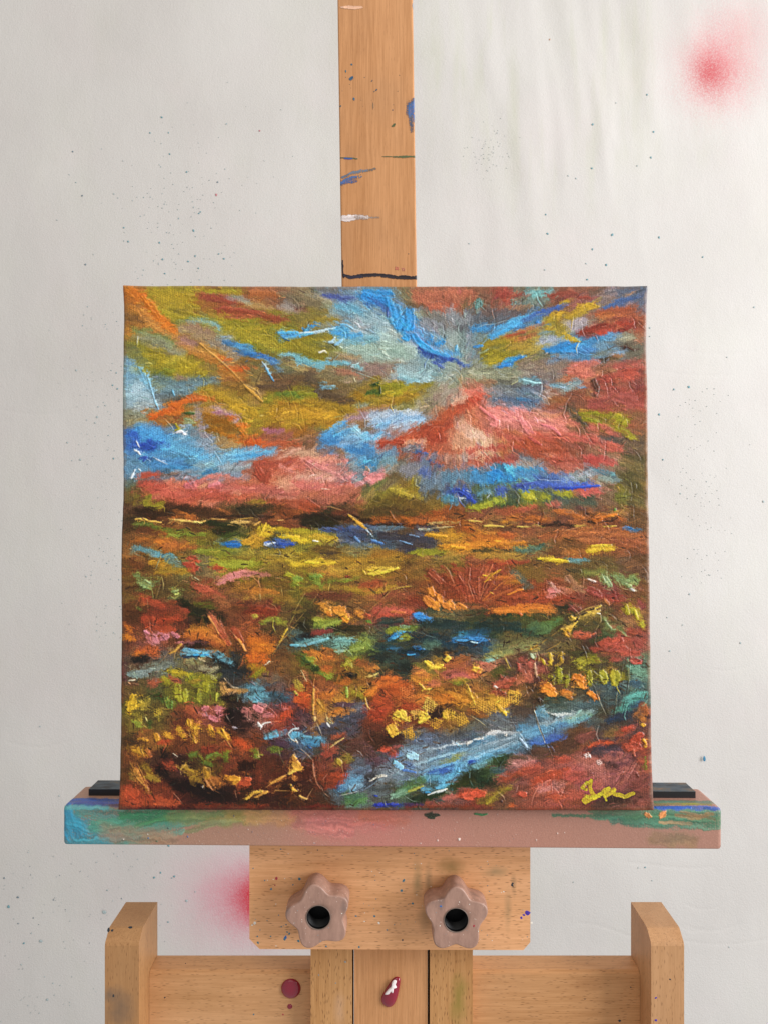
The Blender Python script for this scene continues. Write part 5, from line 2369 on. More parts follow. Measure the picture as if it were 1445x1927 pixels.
def grid_mesh(name, P, colors, alpha=None, attr='paint', flip=False, closed=False):
    h, w = P.shape[:2]
    me = bpy.data.meshes.new(name)
    me.vertices.add(h * w); me.vertices.foreach_set('co', P.reshape(-1).astype(np.float32))
    idx = np.arange(h * w, dtype=np.int32).reshape(h, w)
    a, b, c, d = idx[:-1, :-1], idx[:-1, 1:], idx[1:, 1:], idx[1:, :-1]
    quads = np.stack((a, d, c, b) if not flip else (a, b, c, d), -1).reshape(-1)
    nq = len(quads) // 4
    me.loops.add(nq * 4); me.loops.foreach_set('vertex_index', quads)
    me.polygons.add(nq)
    me.polygons.foreach_set('loop_start', np.arange(0, nq * 4, 4, dtype=np.int32))
    me.polygons.foreach_set('use_smooth', np.ones(nq, dtype=bool))
    me.update(calc_edges=True); me.validate()
    if colors is not None:
        at = me.color_attributes.new(attr, 'FLOAT_COLOR', 'POINT')
        out = np.ones((h * w, 4), np.float32); out[:, :3] = colors.reshape(-1, 3)
        if alpha is not None: out[:, 3] = alpha.reshape(-1)
        at.data.foreach_set('color', out.reshape(-1))
    return me

# canvas face as a deformed sheet that turns round the stretcher on all four sides
TL, TR, BR_, BL = W(233, 537, 0.0055), W(1216, 538, 0.0055), W(1228, 1527, -0.006), W(225, 1525.5, -0.006)
TH = 0.019
M = 12
def ext(n, length):
    """parameter list along one side: M rows on each flank wrapped backwards"""
    s = np.linspace(0, 1, n)
    back = np.array([TH, TH * .8, TH * .6, TH * .45, TH * .32, TH * .22, 0.0030, 0.0021, 0.0014, 0.0008, 0.0004, 0.00012])
    ins = np.array([0, 0, 0, 0, 0, 0, 0, 0.00005, 0.0002, 0.0005, 0.0009, 0.0013])
    S = np.concatenate((ins / length, s * (1 - 2 * .0018 / length) + .0018 / length, 1 - ins[::-1] / length))
    B = np.concatenate((back, np.zeros(n), back[::-1]))
    I = np.concatenate((np.zeros(M, int), np.arange(n), np.full(M, n - 1)))
    return S, B, I
S, Bs, Is = ext(R.w, 0.405); T, Bt, It = ext(R.h, 0.402)
U_, V_ = np.meshgrid(S, T)
P = ((1 - U_) * (1 - V_))[..., None] * np.array(TL) + (U_ * (1 - V_))[..., None] * np.array(TR) + (U_ * V_)[..., None] * np.array(BR_) + ((1 - U_) * V_)[..., None] * np.array(BL)
back = np.maximum(Bs[None, :], Bt[:, None])
hh = R.hgt[It][:, Is]
face = np.clip(1 - back / 0.001, 0, 1)
# slightly hand-stretched outline
P[..., 1] += back - hh * RELIEF * (0.25 + 0.75 * face)
wob = (fbm(P.shape[0], P.shape[1], 130, NR, 2) - .5) * 0.0012
wob2 = (fbm(P.shape[0], P.shape[1], 26, NR, 3) - .5) * 0.0006 * (1 - np.clip(np.minimum(np.minimum(U_, 1 - U_), np.minimum(V_, 1 - V_)) / .02, 0, 1))
P[..., 0] += wob * 1.3 + wob2; P[..., 2] += wob * 0.8 + wob2
# folded corners stand out a little
for (cu, cv_) in ((0, 0), (1, 0), (0, 1), (1, 1)):
    g_ = np.exp(-(((U_ - cu) / .022) ** 2 + ((V_ - cv_) / .03) ** 2))
    P[..., 0] += (cu * 2 - 1) * .0011 * g_; P[..., 2] -= (cv_ * 2 - 1) * .0006 * g_ * (1 if cv_ == 0 else 0)
side = (back > 0.0022)[..., None]
cc = R.col[It][:, Is]
cc = np.where(side, cc * 0.55 + np.array(hx('7A5A44')) * 0.45, cc)
cv_me = grid_mesh('painted_canvas', P, np.clip(lin(cc) * PAINTK, 0, 0.9))
m, nt, b = new_mat('oil_paint')
at = N(nt, 'ShaderNodeAttribute', attribute_name='paint')
nt.links.new(at.outputs['Color'], b.inputs['Base Color'])
o = objvec(nt)
rg = ramp_of(nt, noise(nt, o, 90, 4, .6), [(0.3, (0.24,) * 3 + (1,)), (0.75, (0.50,) * 3 + (1,))])
nt.links.new(rg, b.inputs['Roughness'])
b.inputs['Specular IOR Level'].default_value = 0.28
bump(nt, b, noise(nt, o, 900, 3, .6), 0.00025, 0.6)
OIL = m
root_p = empty('canvas_painting', (0.0, 0.0, W(0, 1527, -0.006)[2]))
root_p['label'] = 'square unframed oil painting of a colourful cloudy landscape, standing on the easel tray'
root_p['category'] = 'painting'
link('painted_canvas', cv_me, OIL, root_p)
bm = bmesh.new()
mid = lambda a, b_: None
x0, z0 = BL[0] + .0015, BL[2] + .0015; x1, z1 = TR[0] - .004, TR[2] - .0015
yb = 0.0135
for (a0, a1, c0, c1) in ((x0, x1, z0, z0 + .04), (x0, x1, z1 - .04, z1), (x0, x0 + .04, z0 + .0405, z1 - .0405), (x1 - .04, x1, z0 + .0405, z1 - .0405)):
    f = lambda z: yb - .003 + (z - z0) / (z1 - z0) * 0.0115
    prism(bm, [(a0, f(c0) - .010, c0), (a1, f(c0) - .010, c0), (a1, f(c1) - .010, c1), (a0, f(c1) - .010, c1)],
              [(a0, f(c0), c0), (a1, f(c0), c0), (a1, f(c1), c1), (a0, f(c1), c1)])
STRETCH = wood('pine_stretcher', 'x', 'D8B888', 'C09860', 0.3)
from_bm('stretcher_frame', bm, STRETCH, root_p)

# ------------------------------------------------------------------ paint splash materials
SPL = [flat('splash_teal', '3C7484', 0.5), flat('splash_blue', '2C6CB0', 0.4), flat('splash_white', 'E8E0D4', 0.4),
       flat('splash_dark', '283038', 0.5), flat('splash_violet', '4830A0', 0.4), flat('splash_red', 'A83440', 0.4),
       flat('splash_grey', '8A9090', 0.6), flat('splash_orange', 'E08848', 0.4), flat('splash_olive', '3C4020', 0.45)]
def splash(bm, px, py, y, r, c, off, el=1.3, h=0.00012):
    k = (D + y) / F
    droplet(bm, W(px, py, y), r * el * k, r * k, RNG.uniform(0, 3.1), h, c + off)

# ------------------------------------------------------------------ the easel
EY = dict(tray=0.004, plate=0.030, rail=0.050, cross=0.062, post=0.036)
easel = empty('easel', (0.0, 0.06, 0.55))
easel['label'] = 'beech wood studio easel with paint-spattered tray, star knobs and central mast holding the painting'
easel['category'] = 'easel'
ZB = W(0, 2560, 0.06)[2]      # how far the uprights are built below the picture

# --- mast: painted front face as a fine sheet, solid body behind it
MR = Raster(635, -60, 785, 560, 1.6, random.Random(9))
MAST = [
 ('k', 'E8B494', 2.2, [(642,13.5),(652,14)]), ('k', 'EDBB9C', 3.4, [(650,14),(668,15),(680,13.5)]),
 ('b', '2C6CA8', 7, [(783,186),(770,200),(768,216)]), ('b', '2864A8', 5, [(781,190),(775,215),(782,228)]), ('b', '3C6C98', 4, [(772,218),(774,246)]),
 ('k', '4C5C3C', 1.7, [(640,297),(655,297),(672,298.5)]), ('k', '2850A0', 1.5, [(648,298.5),(662,298.5)]),
 ('k', '50603C', 1.2, [(719,294),(740,294.5)]), ('k', '50603C', 2.2, [(740,295),(781,294.5)]), ('k', '44583C', 2.6, [(779,294.5),(782,294.5)]),
 ('b', '3470B0', 5, [(641,345),(655,338),(668,334)]), ('b', '2C68B0', 4.5, [(642,346),(656,341),(670,341)]), ('b', '6C7C80', 3, [(658,327),(684,321),(706,318)]), ('b', '5C7894', 3, [(644,333),(664,325),(690,320)]), ('w', '5C80A0', 4, [(655,337),(700,326)]),
 ('k', 'E4DCE0', 5.6, [(642,411),(665,410)]), ('b', 'E4DCE0', 4.4, [(655,409),(690,410)]), ('b', 'DCCCC4', 2, [(688,410),(712,409)]),
 ('k', '14182C', 2.2, [(644.5,490),(645.5,520)]), ('k', '10141F', 3.0, [(645,517),(647,522)]),
 ('k', '14192C', 3.6, [(648,519),(660,521),(690,518),(715,517),(735,520),(765,522),(784,521)]), ('k', '10141F', 3.6, [(745,521),(784,523)]), ('k', '14203C', 2.6, [(655,522),(680,521)]),
 ('w', 'D87860', 3.5, [(712,505),(780,505)]), ('w', 'D8806C', 3, [(735,507),(781,508)]),
 ('k', '1F6884', 2.4, [(661,121.5),(662,121)]), ('k', '1C5C80', 3, [(660,149),(664,145)]), ('k', '286C84', 1.6, [(650.5,133),(650.8,136)]), ('k', '1F6080', 2.2, [(707,170),(709,168)]), ('k', '1F6080', 1.5, [(704,172)]),
 ('k', '1F6080', 2.2, [(666,185),(666.5,187)]), ('k', '4C5830', 2.2, [(738,237),(742,233)]), ('k', '4C6470', 1.4, [(699,153),(701,150)]), ('k', '40606C', 1.3, [(651,145)]), ('k', '40606C', 1.2, [(686,145)]),
 ('k', '30606C', 1.5, [(640,200),(642,199)]), ('k', '40506C', 1.4, [(738,207)]), ('k', '40506C', 1.3, [(740,197)]), ('k', '5C7060', 1.3, [(748,172)]), ('k', '5C7060', 1.2, [(751,141)]), ('k', '40606C', 1.1, [(644,171)]),
 ('l', 'E8C89C', 1.2, [(702,190),(702,206)]), ('k', '7090B0', 2, [(777,6),(777,16)]), ('k', '506468', 1.3, [(768,477)]), ('k', '40606C', 1.0, [(637,142)]), ('k', '50707C', .9, [(658,159)]), ('k', '50707C', .9, [(661,165)]), ('k', '50707C', .9, [(683,200)]), ('k', '50707C', .9, [(699,188)]), ('k', '50707C', .9, [(680,188)])]
for kd, c, w, pts in MAST:
    MR.stroke(pts, w, hx(c), kd, 1.0)
MASTW = wood('beech_mast', 'z', 'D49C6C', 'B87E4C', 0.18, WT * 1.0, 0.3, paint_attr=True)
def mast_x(py): return 706 - 0.0 + (py - 0) * 0.0142
hw_m = 70.5
ym0, ym1 = 0.0285, 0.0285        # front of the mast where the canvas leans on it
def mast_pt(u, py, back):
    # u in -1..1 across, leaning forward a touch towards the top
    y = 0.0285 + back
    yref = 0.0285 + max(0, (py - 537)) * 0.0215 / 1250
    k = (D + 0.0285) / F
    return ((mast_x(py) - CX) * k + u * hw_m * k, yref + back, ZC + (CY - py) * k)
nu, nv = 226, 930
us = np.linspace(-1, 1, nu); vs = np.linspace(-58, 556, nv)
Pm = np.zeros((nv, nu, 3)); Cm = np.zeros((nv, nu, 3), np.float32); Am = np.zeros((nv, nu), np.float32)
for j, v in enumerate(vs):
    cxm = mast_x(v)
    px = cxm + us * hw_m
    # small round on the long edges
    rd = np.clip((np.abs(us) * hw_m - (hw_m - 3)) / 3, 0, 1)
    p = mast_pt(0, v, 0)
    k = (D + .0285) / F
    ix = np.clip(((px - MR.x0) * MR.res).astype(int), 0, MR.w - 1); iy = int(np.clip((v - MR.y0) * MR.res, 0, MR.h - 1))
    Pm[j, :, 0] = p[0] + us * hw_m * k
    Pm[j, :, 1] = p[1] + (1 - np.sqrt(1 - rd * rd * .98)) * 3 * k - MR.hgt[iy, ix] * .0004
    Pm[j, :, 2] = p[2]
    Cm[j] = MR.col[iy, ix]; Am[j] = MR.cov[iy, ix]
me = grid_mesh('mast', Pm, lin(Cm), Am)
bm = bmesh.new(); bm.from_mesh(me)
k = (D + .0285) / F; e = hw_m * k
pa, pb = mast_pt(0, -58, 0), mast_pt(0, 556, 0)
pc_, pd = mast_pt(0, 1500, 0), mast_pt(0, 2500, 0)
def solid(pt, pb_, f0, f1, b0, b1, ee=e, inset=0.0):
    prism(bm, [(pb_[0] - ee, f1, pb_[2]), (pb_[0] + ee, f1, pb_[2]), (pt[0] + ee, f0, pt[2]), (pt[0] - ee, f0, pt[2])],
              [(pb_[0] - ee, b1, pb_[2]), (pb_[0] + ee, b1, pb_[2]), (pt[0] + ee, b0, pt[2]), (pt[0] - ee, b0, pt[2])])
d3 = 0.00128
solid(pa, pb, pa[1] + d3, pb[1] + d3, pa[1] + .022, pb[1] + .022)
pt2 = mast_pt(0, -900, 0); pa2 = (pa[0], 0, pa[2] + .0001)
solid(pt2, pa2, pt2[1], pa[1], pt2[1] + .022, pa[1] + .022)
pe = mast_pt(0, 2500, 0); pb2 = (pb[0], 0, pb[2] - .0001)
yl = 0.0515
bm2n = len(bm.verts)
# lower run of the mast between the two guide rails
k2 = (D + .0515) / F
def lp(px, py): return ((px - CX) * k2, 0, ZC + (CY - py) * k2)
LT, LB = lp(735.5 - 9.5, 1200), lp(735.8, 1780)
prism(bm, [((667 - CX) * k2, .0515, ZC + (CY - 2500) * k2), ((804.5 - CX) * k2, .0515, ZC + (CY - 2500) * k2), ((804 - CX) * k2, .0515, ZC + (CY - 1700) * k2), ((666.5 - CX) * k2, .0515, ZC + (CY - 1700) * k2), (pb[0] - e * .98, pb[1] + .0005, pb2[2]), ][0:4],
          [((667 - CX) * k2, .073, ZC + (CY - 2500) * k2), ((804.5 - CX) * k2, .073, ZC + (CY - 2500) * k2), ((804 - CX) * k2, .073, ZC + (CY - 1700) * k2), ((666.5 - CX) * k2, .073, ZC + (CY - 1700) * k2)])
x_a = pb[0]; x_b = (735.2 - CX) * k2; za = pb2[2]; zb = ZC + (CY - 1700) * k2 + .0001
wb = 68.7 * k2
prism(bm, [(x_b - wb, .0515, zb), (x_b + wb, .0515, zb), (x_a + e, pb[1], za), (x_a - e, pb[1], za)],
          [(x_b - wb, .073, zb), (x_b + wb, .073, zb), (x_a + e, pb[1] + .022, za), (x_a - e, pb[1] + .022, za)])
bmesh.ops.recalc_face_normals(bm, faces=bm.faces)
lay = bm.verts.layers.float_color['paint']
bm.verts.ensure_lookup_table()
for v_ in bm.verts[nu * nv:]: v_[lay] = (0, 0, 0, 0)
me2 = bpy.data.meshes.new('mast'); bm.to_mesh(me2); bm.free(); bpy.data.meshes.remove(me)
mast = link('mast', me2, MASTW, easel)

# --- guide rails either side of the lower mast
RAILW = wood('beech_rail', 'z', 'CC9A66', 'B0783F', 1.0, WT, 2.1,
             stains=((W(862, 1880, .05)[0], W(862, 1880, .05)[2], .009, .028, '8A7C34', 0.9), (W(640, 1900, .05)[0], W(640, 1900, .05)[2], .006, .02, 'D0A888', 0.5)))
for (xa, xb) in ((585, 663), (808.5, 889)):
    bm = bmesh.new()
    ka = (D + .05) / F
    box(bm, (xa - CX) * ka, (xb - CX) * ka, .05, .084, ZB, ZC + (CY - 1640) * ka)
    bevel(bm, .0009, 2)
    if xa < 700:
        for px, py, r in ((650, 1810, 1.6), (632, 1850, 1.2), (600, 1835, 1.3)):
            splash(bm, px, py, .05, r, 6, 1)
    from_bm('guide_rail', bm, [RAILW] + SPL, easel)
# dark board added behind the grooves, their shade put into its colour
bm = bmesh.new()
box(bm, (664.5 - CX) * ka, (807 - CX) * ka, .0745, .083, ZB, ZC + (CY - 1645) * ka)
from_bm('groove_shade_strip', bm, flat('groove_shade', '3A2818', .7), easel)

# --- glossy drips of dark red paint
m, nt, b = new_mat('crimson_gloss')
b.inputs['Base Color'].default_value = hl('8C1430'); b.inputs['Roughness'].default_value = .12
b.inputs['Coat Weight'].default_value = .6; b.inputs['Coat Roughness'].default_value = .05
CRIM = m
m, nt, b = new_mat('white_patch')
b.inputs['Base Color'].default_value = hl('F4ECEC'); b.inputs['Roughness'].default_value = .3
WHT = m
def drip(parent, outline, y, h, mat, rings=12):
    bm = bmesh.new()
    n = len(outline); cx_ = sum(p[0] for p in outline) / n; cy_ = sum(p[1] for p in outline) / n
    prev = None
    for q_ in range(rings + 1):
        t = q_ / rings; r = math.cos(t * math.pi / 2); hh_ = h * math.sin(t * math.pi / 2) 
        ring = []
        if q_ == rings: r = .06
        if True:
            for (px, py) in outline:
                w_ = W(cx_ + (px - cx_) * r, cy_ + (py - cy_) * r, y)
                ring.append(bm.verts.new((w_[0], y - hh_, w_[2])))
        if prev:
            for i in range(n):
                if len(ring) == 1: bm.faces.new((prev[i], prev[(i + 1) % n], ring[0]))
                else: bm.faces.new((prev[i], prev[(i + 1) % n], ring[(i + 1) % n], ring[i]))
        prev = ring
    bm.faces.new(prev)
    return from_bm('paint_drip', bm, mat, parent, True)
def smooth_loop(pts, per=5):
    out = []; n = len(pts)
    for i in range(n):
        p0, p1, p2, p3 = [Vector((*pts[(i + k_) % n], 0)) for k_ in (-1, 0, 1, 2)]
        for j in range(per):
            t = j / per
            v = 0.5 * ((2 * p1) + (-p0 + p2) * t + (2 * p0 - 5 * p1 + 4 * p2 - p3) * t * t + (-p0 + 3 * p1 - 3 * p2 + p3) * t ** 3)
            out.append((v.x, v.y))
    return out
dmast = drip(mast, smooth_loop([(748, 1838), (753, 1842), (752, 1856), (747, 1878), (740, 1891), (730, 1895), (721, 1890), (717, 1880), (722, 1867), (732, 1851), (741, 1840)]), .0515, .0038, CRIM)
dm2 = drip(mast, smooth_loop([(741, 1844), (746, 1846), (744, 1853), (746, 1858), (741, 1860), (739, 1869), (734, 1866), (731, 1871), (724, 1871), (730, 1862), (736, 1856), (737, 1849)]), .0483, .0013, WHT)  # raised white patch lying along the red drip

# --- clamp plate
PW = [(-.075, 0)]
def pl(px, py): return W(px, py, EY['plate'])
def sw(px, py, y=EY['plate']): v = W(px, py, y); return v[0], v[2]
st = [(*sw(848, 1630), .014, .010, '8A7040', .75), (*sw(785, 1660), .005, .020, '9A8058', .8), (*sw(806, 1655), .004, .016, '6C6850', .55),
      (*sw(930, 1640), .012, .006, '9A8460', .7), (*sw(955, 1710), .004, .020, '8A7858', .5), (*sw(800, 1725), .008, .016, '8A7050', .55), (*sw(966, 1665), .003, .012, '8A7050', .6),
      (*sw(500, 1665), .02, .02, 'B07040', .4), (*sw(600, 1625), .035, .008, '9A6030', .35)]
PLATEW = wood('beech_plate', 'x', 'D8A47A', 'BE8858', .85, WT * 1.33, 4.2, stains=st)
bm = bmesh.new()
out = [(470, 1560), (997, 1560), (997, 1773), (984, 1788), (489, 1786), (470, 1767)]
f_ = [pl(*p) for p in out]
prism(bm, f_, [(p[0], .0495, p[2]) for p in f_])
bevel(bm, .0007, 2)
for px, py, r, c in [(564,1654,2.4,0),(511,1673,1.8,0),(759,1657,2.2,0),(755,1676,2.3,0),(776,1700,1.9,0),(705,1724,2,0),(538,1764,2.6,1),(536,1768,2,0),(541,1754,1.4,0),(530,1744,1.5,0),(545,1757,1.6,0),
                     (485,1762,1.5,0),(486,1774,1.8,0),(562,1771,2,0),(510,1762,1.4,0),(539,1740,1.2,0),(614,1781,1.6,0),(670,1724,1.5,0),(728,1750,1.3,0),(676,1782,1.6,0),(499,1657,1.1,0),(552,1665,1.2,0),(477,1634,1.2,0),(529,1598,1.2,0),(598,1600,1.1,3),
                     (713,1737,1.9,2),(686,1734,1.3,2),(480,1737,2.5,2),(475,1741,1.4,2),(792,1625,1.0,2),(947,1678,1.1,2),(999,1737,2.4,2),(992,1718,4.6,4),(985,1722,2,4),(980,1727,2,4),(521,1653,2.6,5),(518,1666,1.2,5),(757,1769,1.5,3),(963,1666,2.2,3),(964,1662,1.5,3),(742,1740,1,0),(560,1700,1.0,0),(525,1722,1.1,0),(490,1750,1,0),(602,1743,.9,2),(520,1780,1,2),(830,1778,1,2),(700,1640,.8,2),(925,1770,.9,2)]:
    splash(bm, px, py, EY['plate'], r, c, 1, RNG.uniform(1, 1.5))
for _ in range(70):
    splash(bm, RNG.uniform(474, 992), 1592 + 180 * RNG.random() ** .8, EY['plate'], RNG.uniform(.45, .9), RNG.choice([0, 2, 2, 6, 0]), 1)
plate = from_bm('clamp_plate', bm, [PLATEW] + SPL, easel)

# --- star knobs
m, nt, b = new_mat('knob_paint')
o = objvec(nt)
n1 = ramp_of(nt, noise(nt, mapping(nt, o, scale=(1, 1, .3)), 220, 4, .6), [(0.3, hl('967466', WT)), (0.7, hl('B28C7C', WT))])
v = N(nt, 'ShaderNodeTexVoronoi'); v.inputs['Scale'].default_value = 420; nt.links.new(o, v.inputs['Vector'])
dots = ramp_of(nt, v.outputs['Distance'], [(0.10, (1, 1, 1, 1)), (0.16, (0, 0, 0, 1))])
gate = ramp_of(nt, noise(nt, o, 300, 2), [(0.52, (0, 0, 0, 1)), (0.58, (1, 1, 1, 1))])
c = mix(nt, math_(nt, 'MULTIPLY', sep(nt, dots), sep(nt, gate)), n1, hl('E0C8BC', WT))
smg = ramp_of(nt, noise(nt, mapping(nt, o, scale=(1, 1, .5)), 75, 4, .6), [(0.56, (0, 0, 0, 1)), (0.72, (1, 1, 1, 1))])
c = mix(nt, math_(nt, 'MULTIPLY', sep(nt, smg), .55), c, hl('5C5A5C', WT))
nt.links.new(c, b.inputs['Base Color']); b.inputs['Roughness'].default_value = .42
bump(nt, b, noise(nt, o, 500, 3), .0003, .4)
KNOB = m
m, nt, b = new_mat('black_bore')
b.inputs['Base Color'].default_value = (.004, .004, .005, 1); b.inputs['Roughness'].default_value = .5; b.inputs['Specular IOR Level'].default_value = .25
BORE = m
m, nt, b = new_mat('bore_rim')
b.inputs['Base Color'].default_value = hl('7C6A60'); b.inputs['Roughness'].default_value = .4
RIMM = m
def star_knob(px, py, tips, tilt=0):
    yf, ybk = .0068, EY['plate'] - .0006
    c = W(px, py, yf); k_ = (D + yf) / F
    NT = 120
    def rad(t, ro, ri):
        d_ = min(abs((t - a + math.pi) % (2 * math.pi) - math.pi) for a in tips)
        x = min(d_ / (math.pi / 5), 1)
        s_ = 0.5 + 0.5 * math.cos(math.pi * x)
        s_ = s_ ** 1.0
        return ri + (ro - ri) * s_
    bm = bmesh.new()
    prof = [(0.0, -.0015), (.0, -.0011), (.0003, -.0005), (.0008, -.0001), (.0013, .0), (.012, .0004), (.0185, .0002), (.0205, -.0006), (.0215, -.0022), (ybk - yf, -.0030)]
    rings = []
    hole = 22.3 * k_
    # face: hole rim then outline rings
    for (dy, r_) in ((.0003, hole), (.0, hole + .0004)):
        rings.append([bm.verts.new((c[0] + r_ * math.cos(2 * math.pi * i / NT), yf + dy, c[2] + r_ * math.sin(2 * math.pi * i / NT))) for i in range(NT)])
    for q_ in (0.45,):
        rings.append([bm.verts.new((c[0] + (hole + (rad(2 * math.pi * i / NT, 62 * k_, 45 * k_) - .0024 - hole) * q_) * math.cos(2 * math.pi * i / NT), yf - .0001,
                                    c[2] + (hole + (rad(2 * math.pi * i / NT, 62 * k_, 45 * k_) - .0024 - hole) * q_) * math.sin(2 * math.pi * i / NT))) for i in range(NT)])
    for dy, dr in prof:
        ring = []
        for i in range(NT):
            t = 2 * math.pi * i / NT
            r_ = rad(t, 62.5 * k_, 46.5 * k_) + dr
            ring.append(bm.verts.new((c[0] + r_ * math.cos(t), yf + dy, c[2] + r_ * math.sin(t))))
        rings.append(ring)
    for a_, b_ in zip(rings, rings[1:]):
        for i in range(NT):
            bm.faces.new((a_[i], a_[(i + 1) % NT], b_[(i + 1) % NT], b_[i]))
    bm.faces.new(rings[-1])
    for f in bm.faces: f.smooth = True
    for _ in range(9):
        t = RNG.uniform(0, 6.28); r_ = RNG.uniform(27, 48)
        splash(bm, px + r_ * math.cos(t), py + r_ * math.sin(t), yf - .00005, RNG.uniform(.5, 1.1), RNG.choice([2, 2, 2, 6]), 1)
    if px > 700:
        splash(bm, px - 29, py - 26, yf - .00005, 1.9, 1, 1); splash(bm, px + 33, py + 11, yf - .00005, 1.7, 5, 1)
    kn = from_bm('star_knob', bm, [KNOB] + SPL, easel)
    # bore with threads
    bm = bmesh.new(); rings = []
    steps = 30
    for s_ in range(steps + 1):
        y = yf + .0002 + .0135 * s_ / steps
        r_ = hole - .0001 - (.00055 if (s_ % 3 == 1 and s_ > 6) else .0)
        rings.append([bm.verts.new((c[0] + r_ * math.cos(2 * math.pi * i / 64), y, c[2] + r_ * math.sin(2 * math.pi * i / 64))) for i in range(64)])
    for a_, b_ in zip(rings, rings[1:]):
        for i in range(64): bm.faces.new((a_[i], b_[i], b_[(i + 1) % 64], a_[(i + 1) % 64]))
    bm.faces.new(rings[-1])
    so = from_bm('threaded_socket', bm, BORE, kn)
    bm = bmesh.new(); rings = []
    for dy, r_ in ((.0007, hole - .00008), (-.0003, hole - .00004), (-.0005, hole + .0002), (-.0002, hole + .0005)):
        rings.append([bm.verts.new((c[0] + r_ * math.cos(2 * math.pi * i / 64), yf + dy, c[2] + r_ * math.sin(2 * math.pi * i / 64))) for i in range(64)])
    for a_, b_ in zip(rings, rings[1:]):
        for i in range(64): bm.faces.new((a_[i], b_[i], b_[(i + 1) % 64], a_[(i + 1) % 64]))
    from_bm('socket_rim', bm, RIMM, kn, True)
    return kn
rd_ = math.radians
star_knob(599.5, 1726.5, [rd_(a) for a in (100, 30, -40, -113, 175)])
star_knob(858, 1731.5, [rd_(a) for a in (89, 20, -56, -125, 156)])

# --- tray (the long shelf the canvas stands on): painted profile swept along x
ya, yb_ = EY['tray'], 0.0432
TRc = Raster(112, 0, 1364, 175, 1.0, random.Random(21))      # v: arc length along the profile in px
# v 0..~60 top surface (back to front), 60..~70 rounded edge, 70..150 front face
V0 = 84.0
def fv_(py, px): return V0 + (py - (1515 + (px - 119) * 0.0058))
TRc.col[:] = hx('B08474')
Yt, Xt = np.mgrid[0:TRc.h, 0:TRc.w].astype(np.float32)
g1 = np.clip((Xt - 250) / 350, 0, 1)[..., None]; g2 = np.clip(1 - np.abs(Xt - 590) / 190, 0, 1)[..., None]; g3 = np.clip((Xt - 850) / 250, 0, 1)[..., None]
TRc.col[:] = hx('A8806C') * (1 - g1) + hx('B4806F') * g1
TRc.col[:] = TRc.col * (1 - g2 * .6) + hx('C87870') * g2 * .6
TRc.col[:] = TRc.col * (1 - g3 * .8) + hx('A87C6C') * g3 * .8
g4 = (np.clip(1 - np.abs(Xt - 430) / 110, 0, 1) * np.clip(1 - (Yt - 70) / 60, 0, 1))[..., None]
TRc.col[:] = TRc.col * (1 - g4 * .5) + hx('B08850') * g4 * .5
TRc.cov[:] = 1
TR_S = [
 ('b','3088A8',30,[(122,1530),(128,1575)]),('b','2C88AC',22,[(120,1520),(150,1580)]),('b','3890A8',16,[(140,1545),(190,1560)]),('b','4890A0',12,[(125,1585),(230,1583)]),('b','3C8C9C',10,[(150,1575),(260,1570)]),
 ('b','4C8C84',16,[(150,1520),(230,1530),(300,1525)]),('b','4C8C70',16,[(180,1550),(260,1540),(340,1530)]),('b','3C8050',12,[(230,1530),(300,1530),(350,1528)]),('b','448458',9,[(260,1548),(330,1535),(420,1527)]),('b','5C9080',8,[(220,1580),(290,1572),(340,1558)]),('b','508C78',8,[(240,1565),(300,1552),(380,1538)]),
 ('s','8C8C50',14,[(330,1530),(420,1535),(480,1530)]),('b','8C9060',6,[(350,1560),(400,1545),(460,1535)]),('s','A89048',12,[(430,1526),(500,1530)]),('s','A08068',16,[(200,1560),(320,1575)]),
 ('s','C87068',22,[(560,1530),(640,1535),(720,1530)]),('s','D07870',18,[(590,1550),(650,1555)]),('s','C89060',14,[(470,1530),(540,1535)]),('s','C0705C',14,[(690,1528),(760,1530)]),
 ('k','2C7444',2.5,[(893,1527),(905,1529),(915,1527)]),('b','3C7C58',4,[(1040,1530),(1120,1532),(1200,1536)]),
 ('b','4C7C60',14,[(1120,1524),(1240,1528),(1357,1532)]),('b','487C5C',12,[(1180,1536),(1260,1538),(1350,1540)]),('b','4C7C64',9,[(1150,1540),(1290,1546),(1355,1548)]),('b','40705C',7,[(1230,1523),(1357,1528)]),
 ('b','A07850',4,[(1270,1530),(1300,1535),(1340,1528)]),('b','A8805C',3,[(1240,1542),(1300,1546)]),('b','8C6C4C',3,[(1280,1524),(1345,1538)]),
 ('k','E08C50',6.5,[(1243,1531),(1248,1524)]),('k','E08C50',5,[(1214,1529),(1219,1533)]),
 ('b','2850B0',5,[(1200,1515),(1300,1516),(1355,1518)]),('k','1C50A8',3,[(1235,1515),(1300,1516)]),('k','2050A0',3,[(1325,1519),(1350,1520)]),
 ('b','7C7C3C',7,[(1200,1500),(1340,1503)]),('b','8C8C34',4,[(1290,1504),(1330,1505)]),('b','6C6038',5,[(1210,1507),(1260,1508)]),('b','3C7464',8,[(1180,1490),(1357,1492)]),
 ('b','3050A0',13,[(115,1496),(180,1498),(260,1499)]),('b','3C4C98',9,[(140,1505),(250,1506)]),('b','30509C',7,[(120,1485),(260,1487)]),('b','60404C',5,[(205,1510),(260,1510)]),('b','4C8C90',6,[(120,1512),(200,1513)]),
 ('k','28301C',5,[(800,1529),(812,1531),(824,1529)]),('k','303820',3,[(806,1533),(816,1534)]),
 ('s','8C7050',12,[(1230,1572),(1300,1575)]),
]
for kd, c_, w_, pts in TR_S:
    TRc.stroke([(px, fv_(py, px)) for px, py in pts], w_, hx(c_), kd, 1.0)
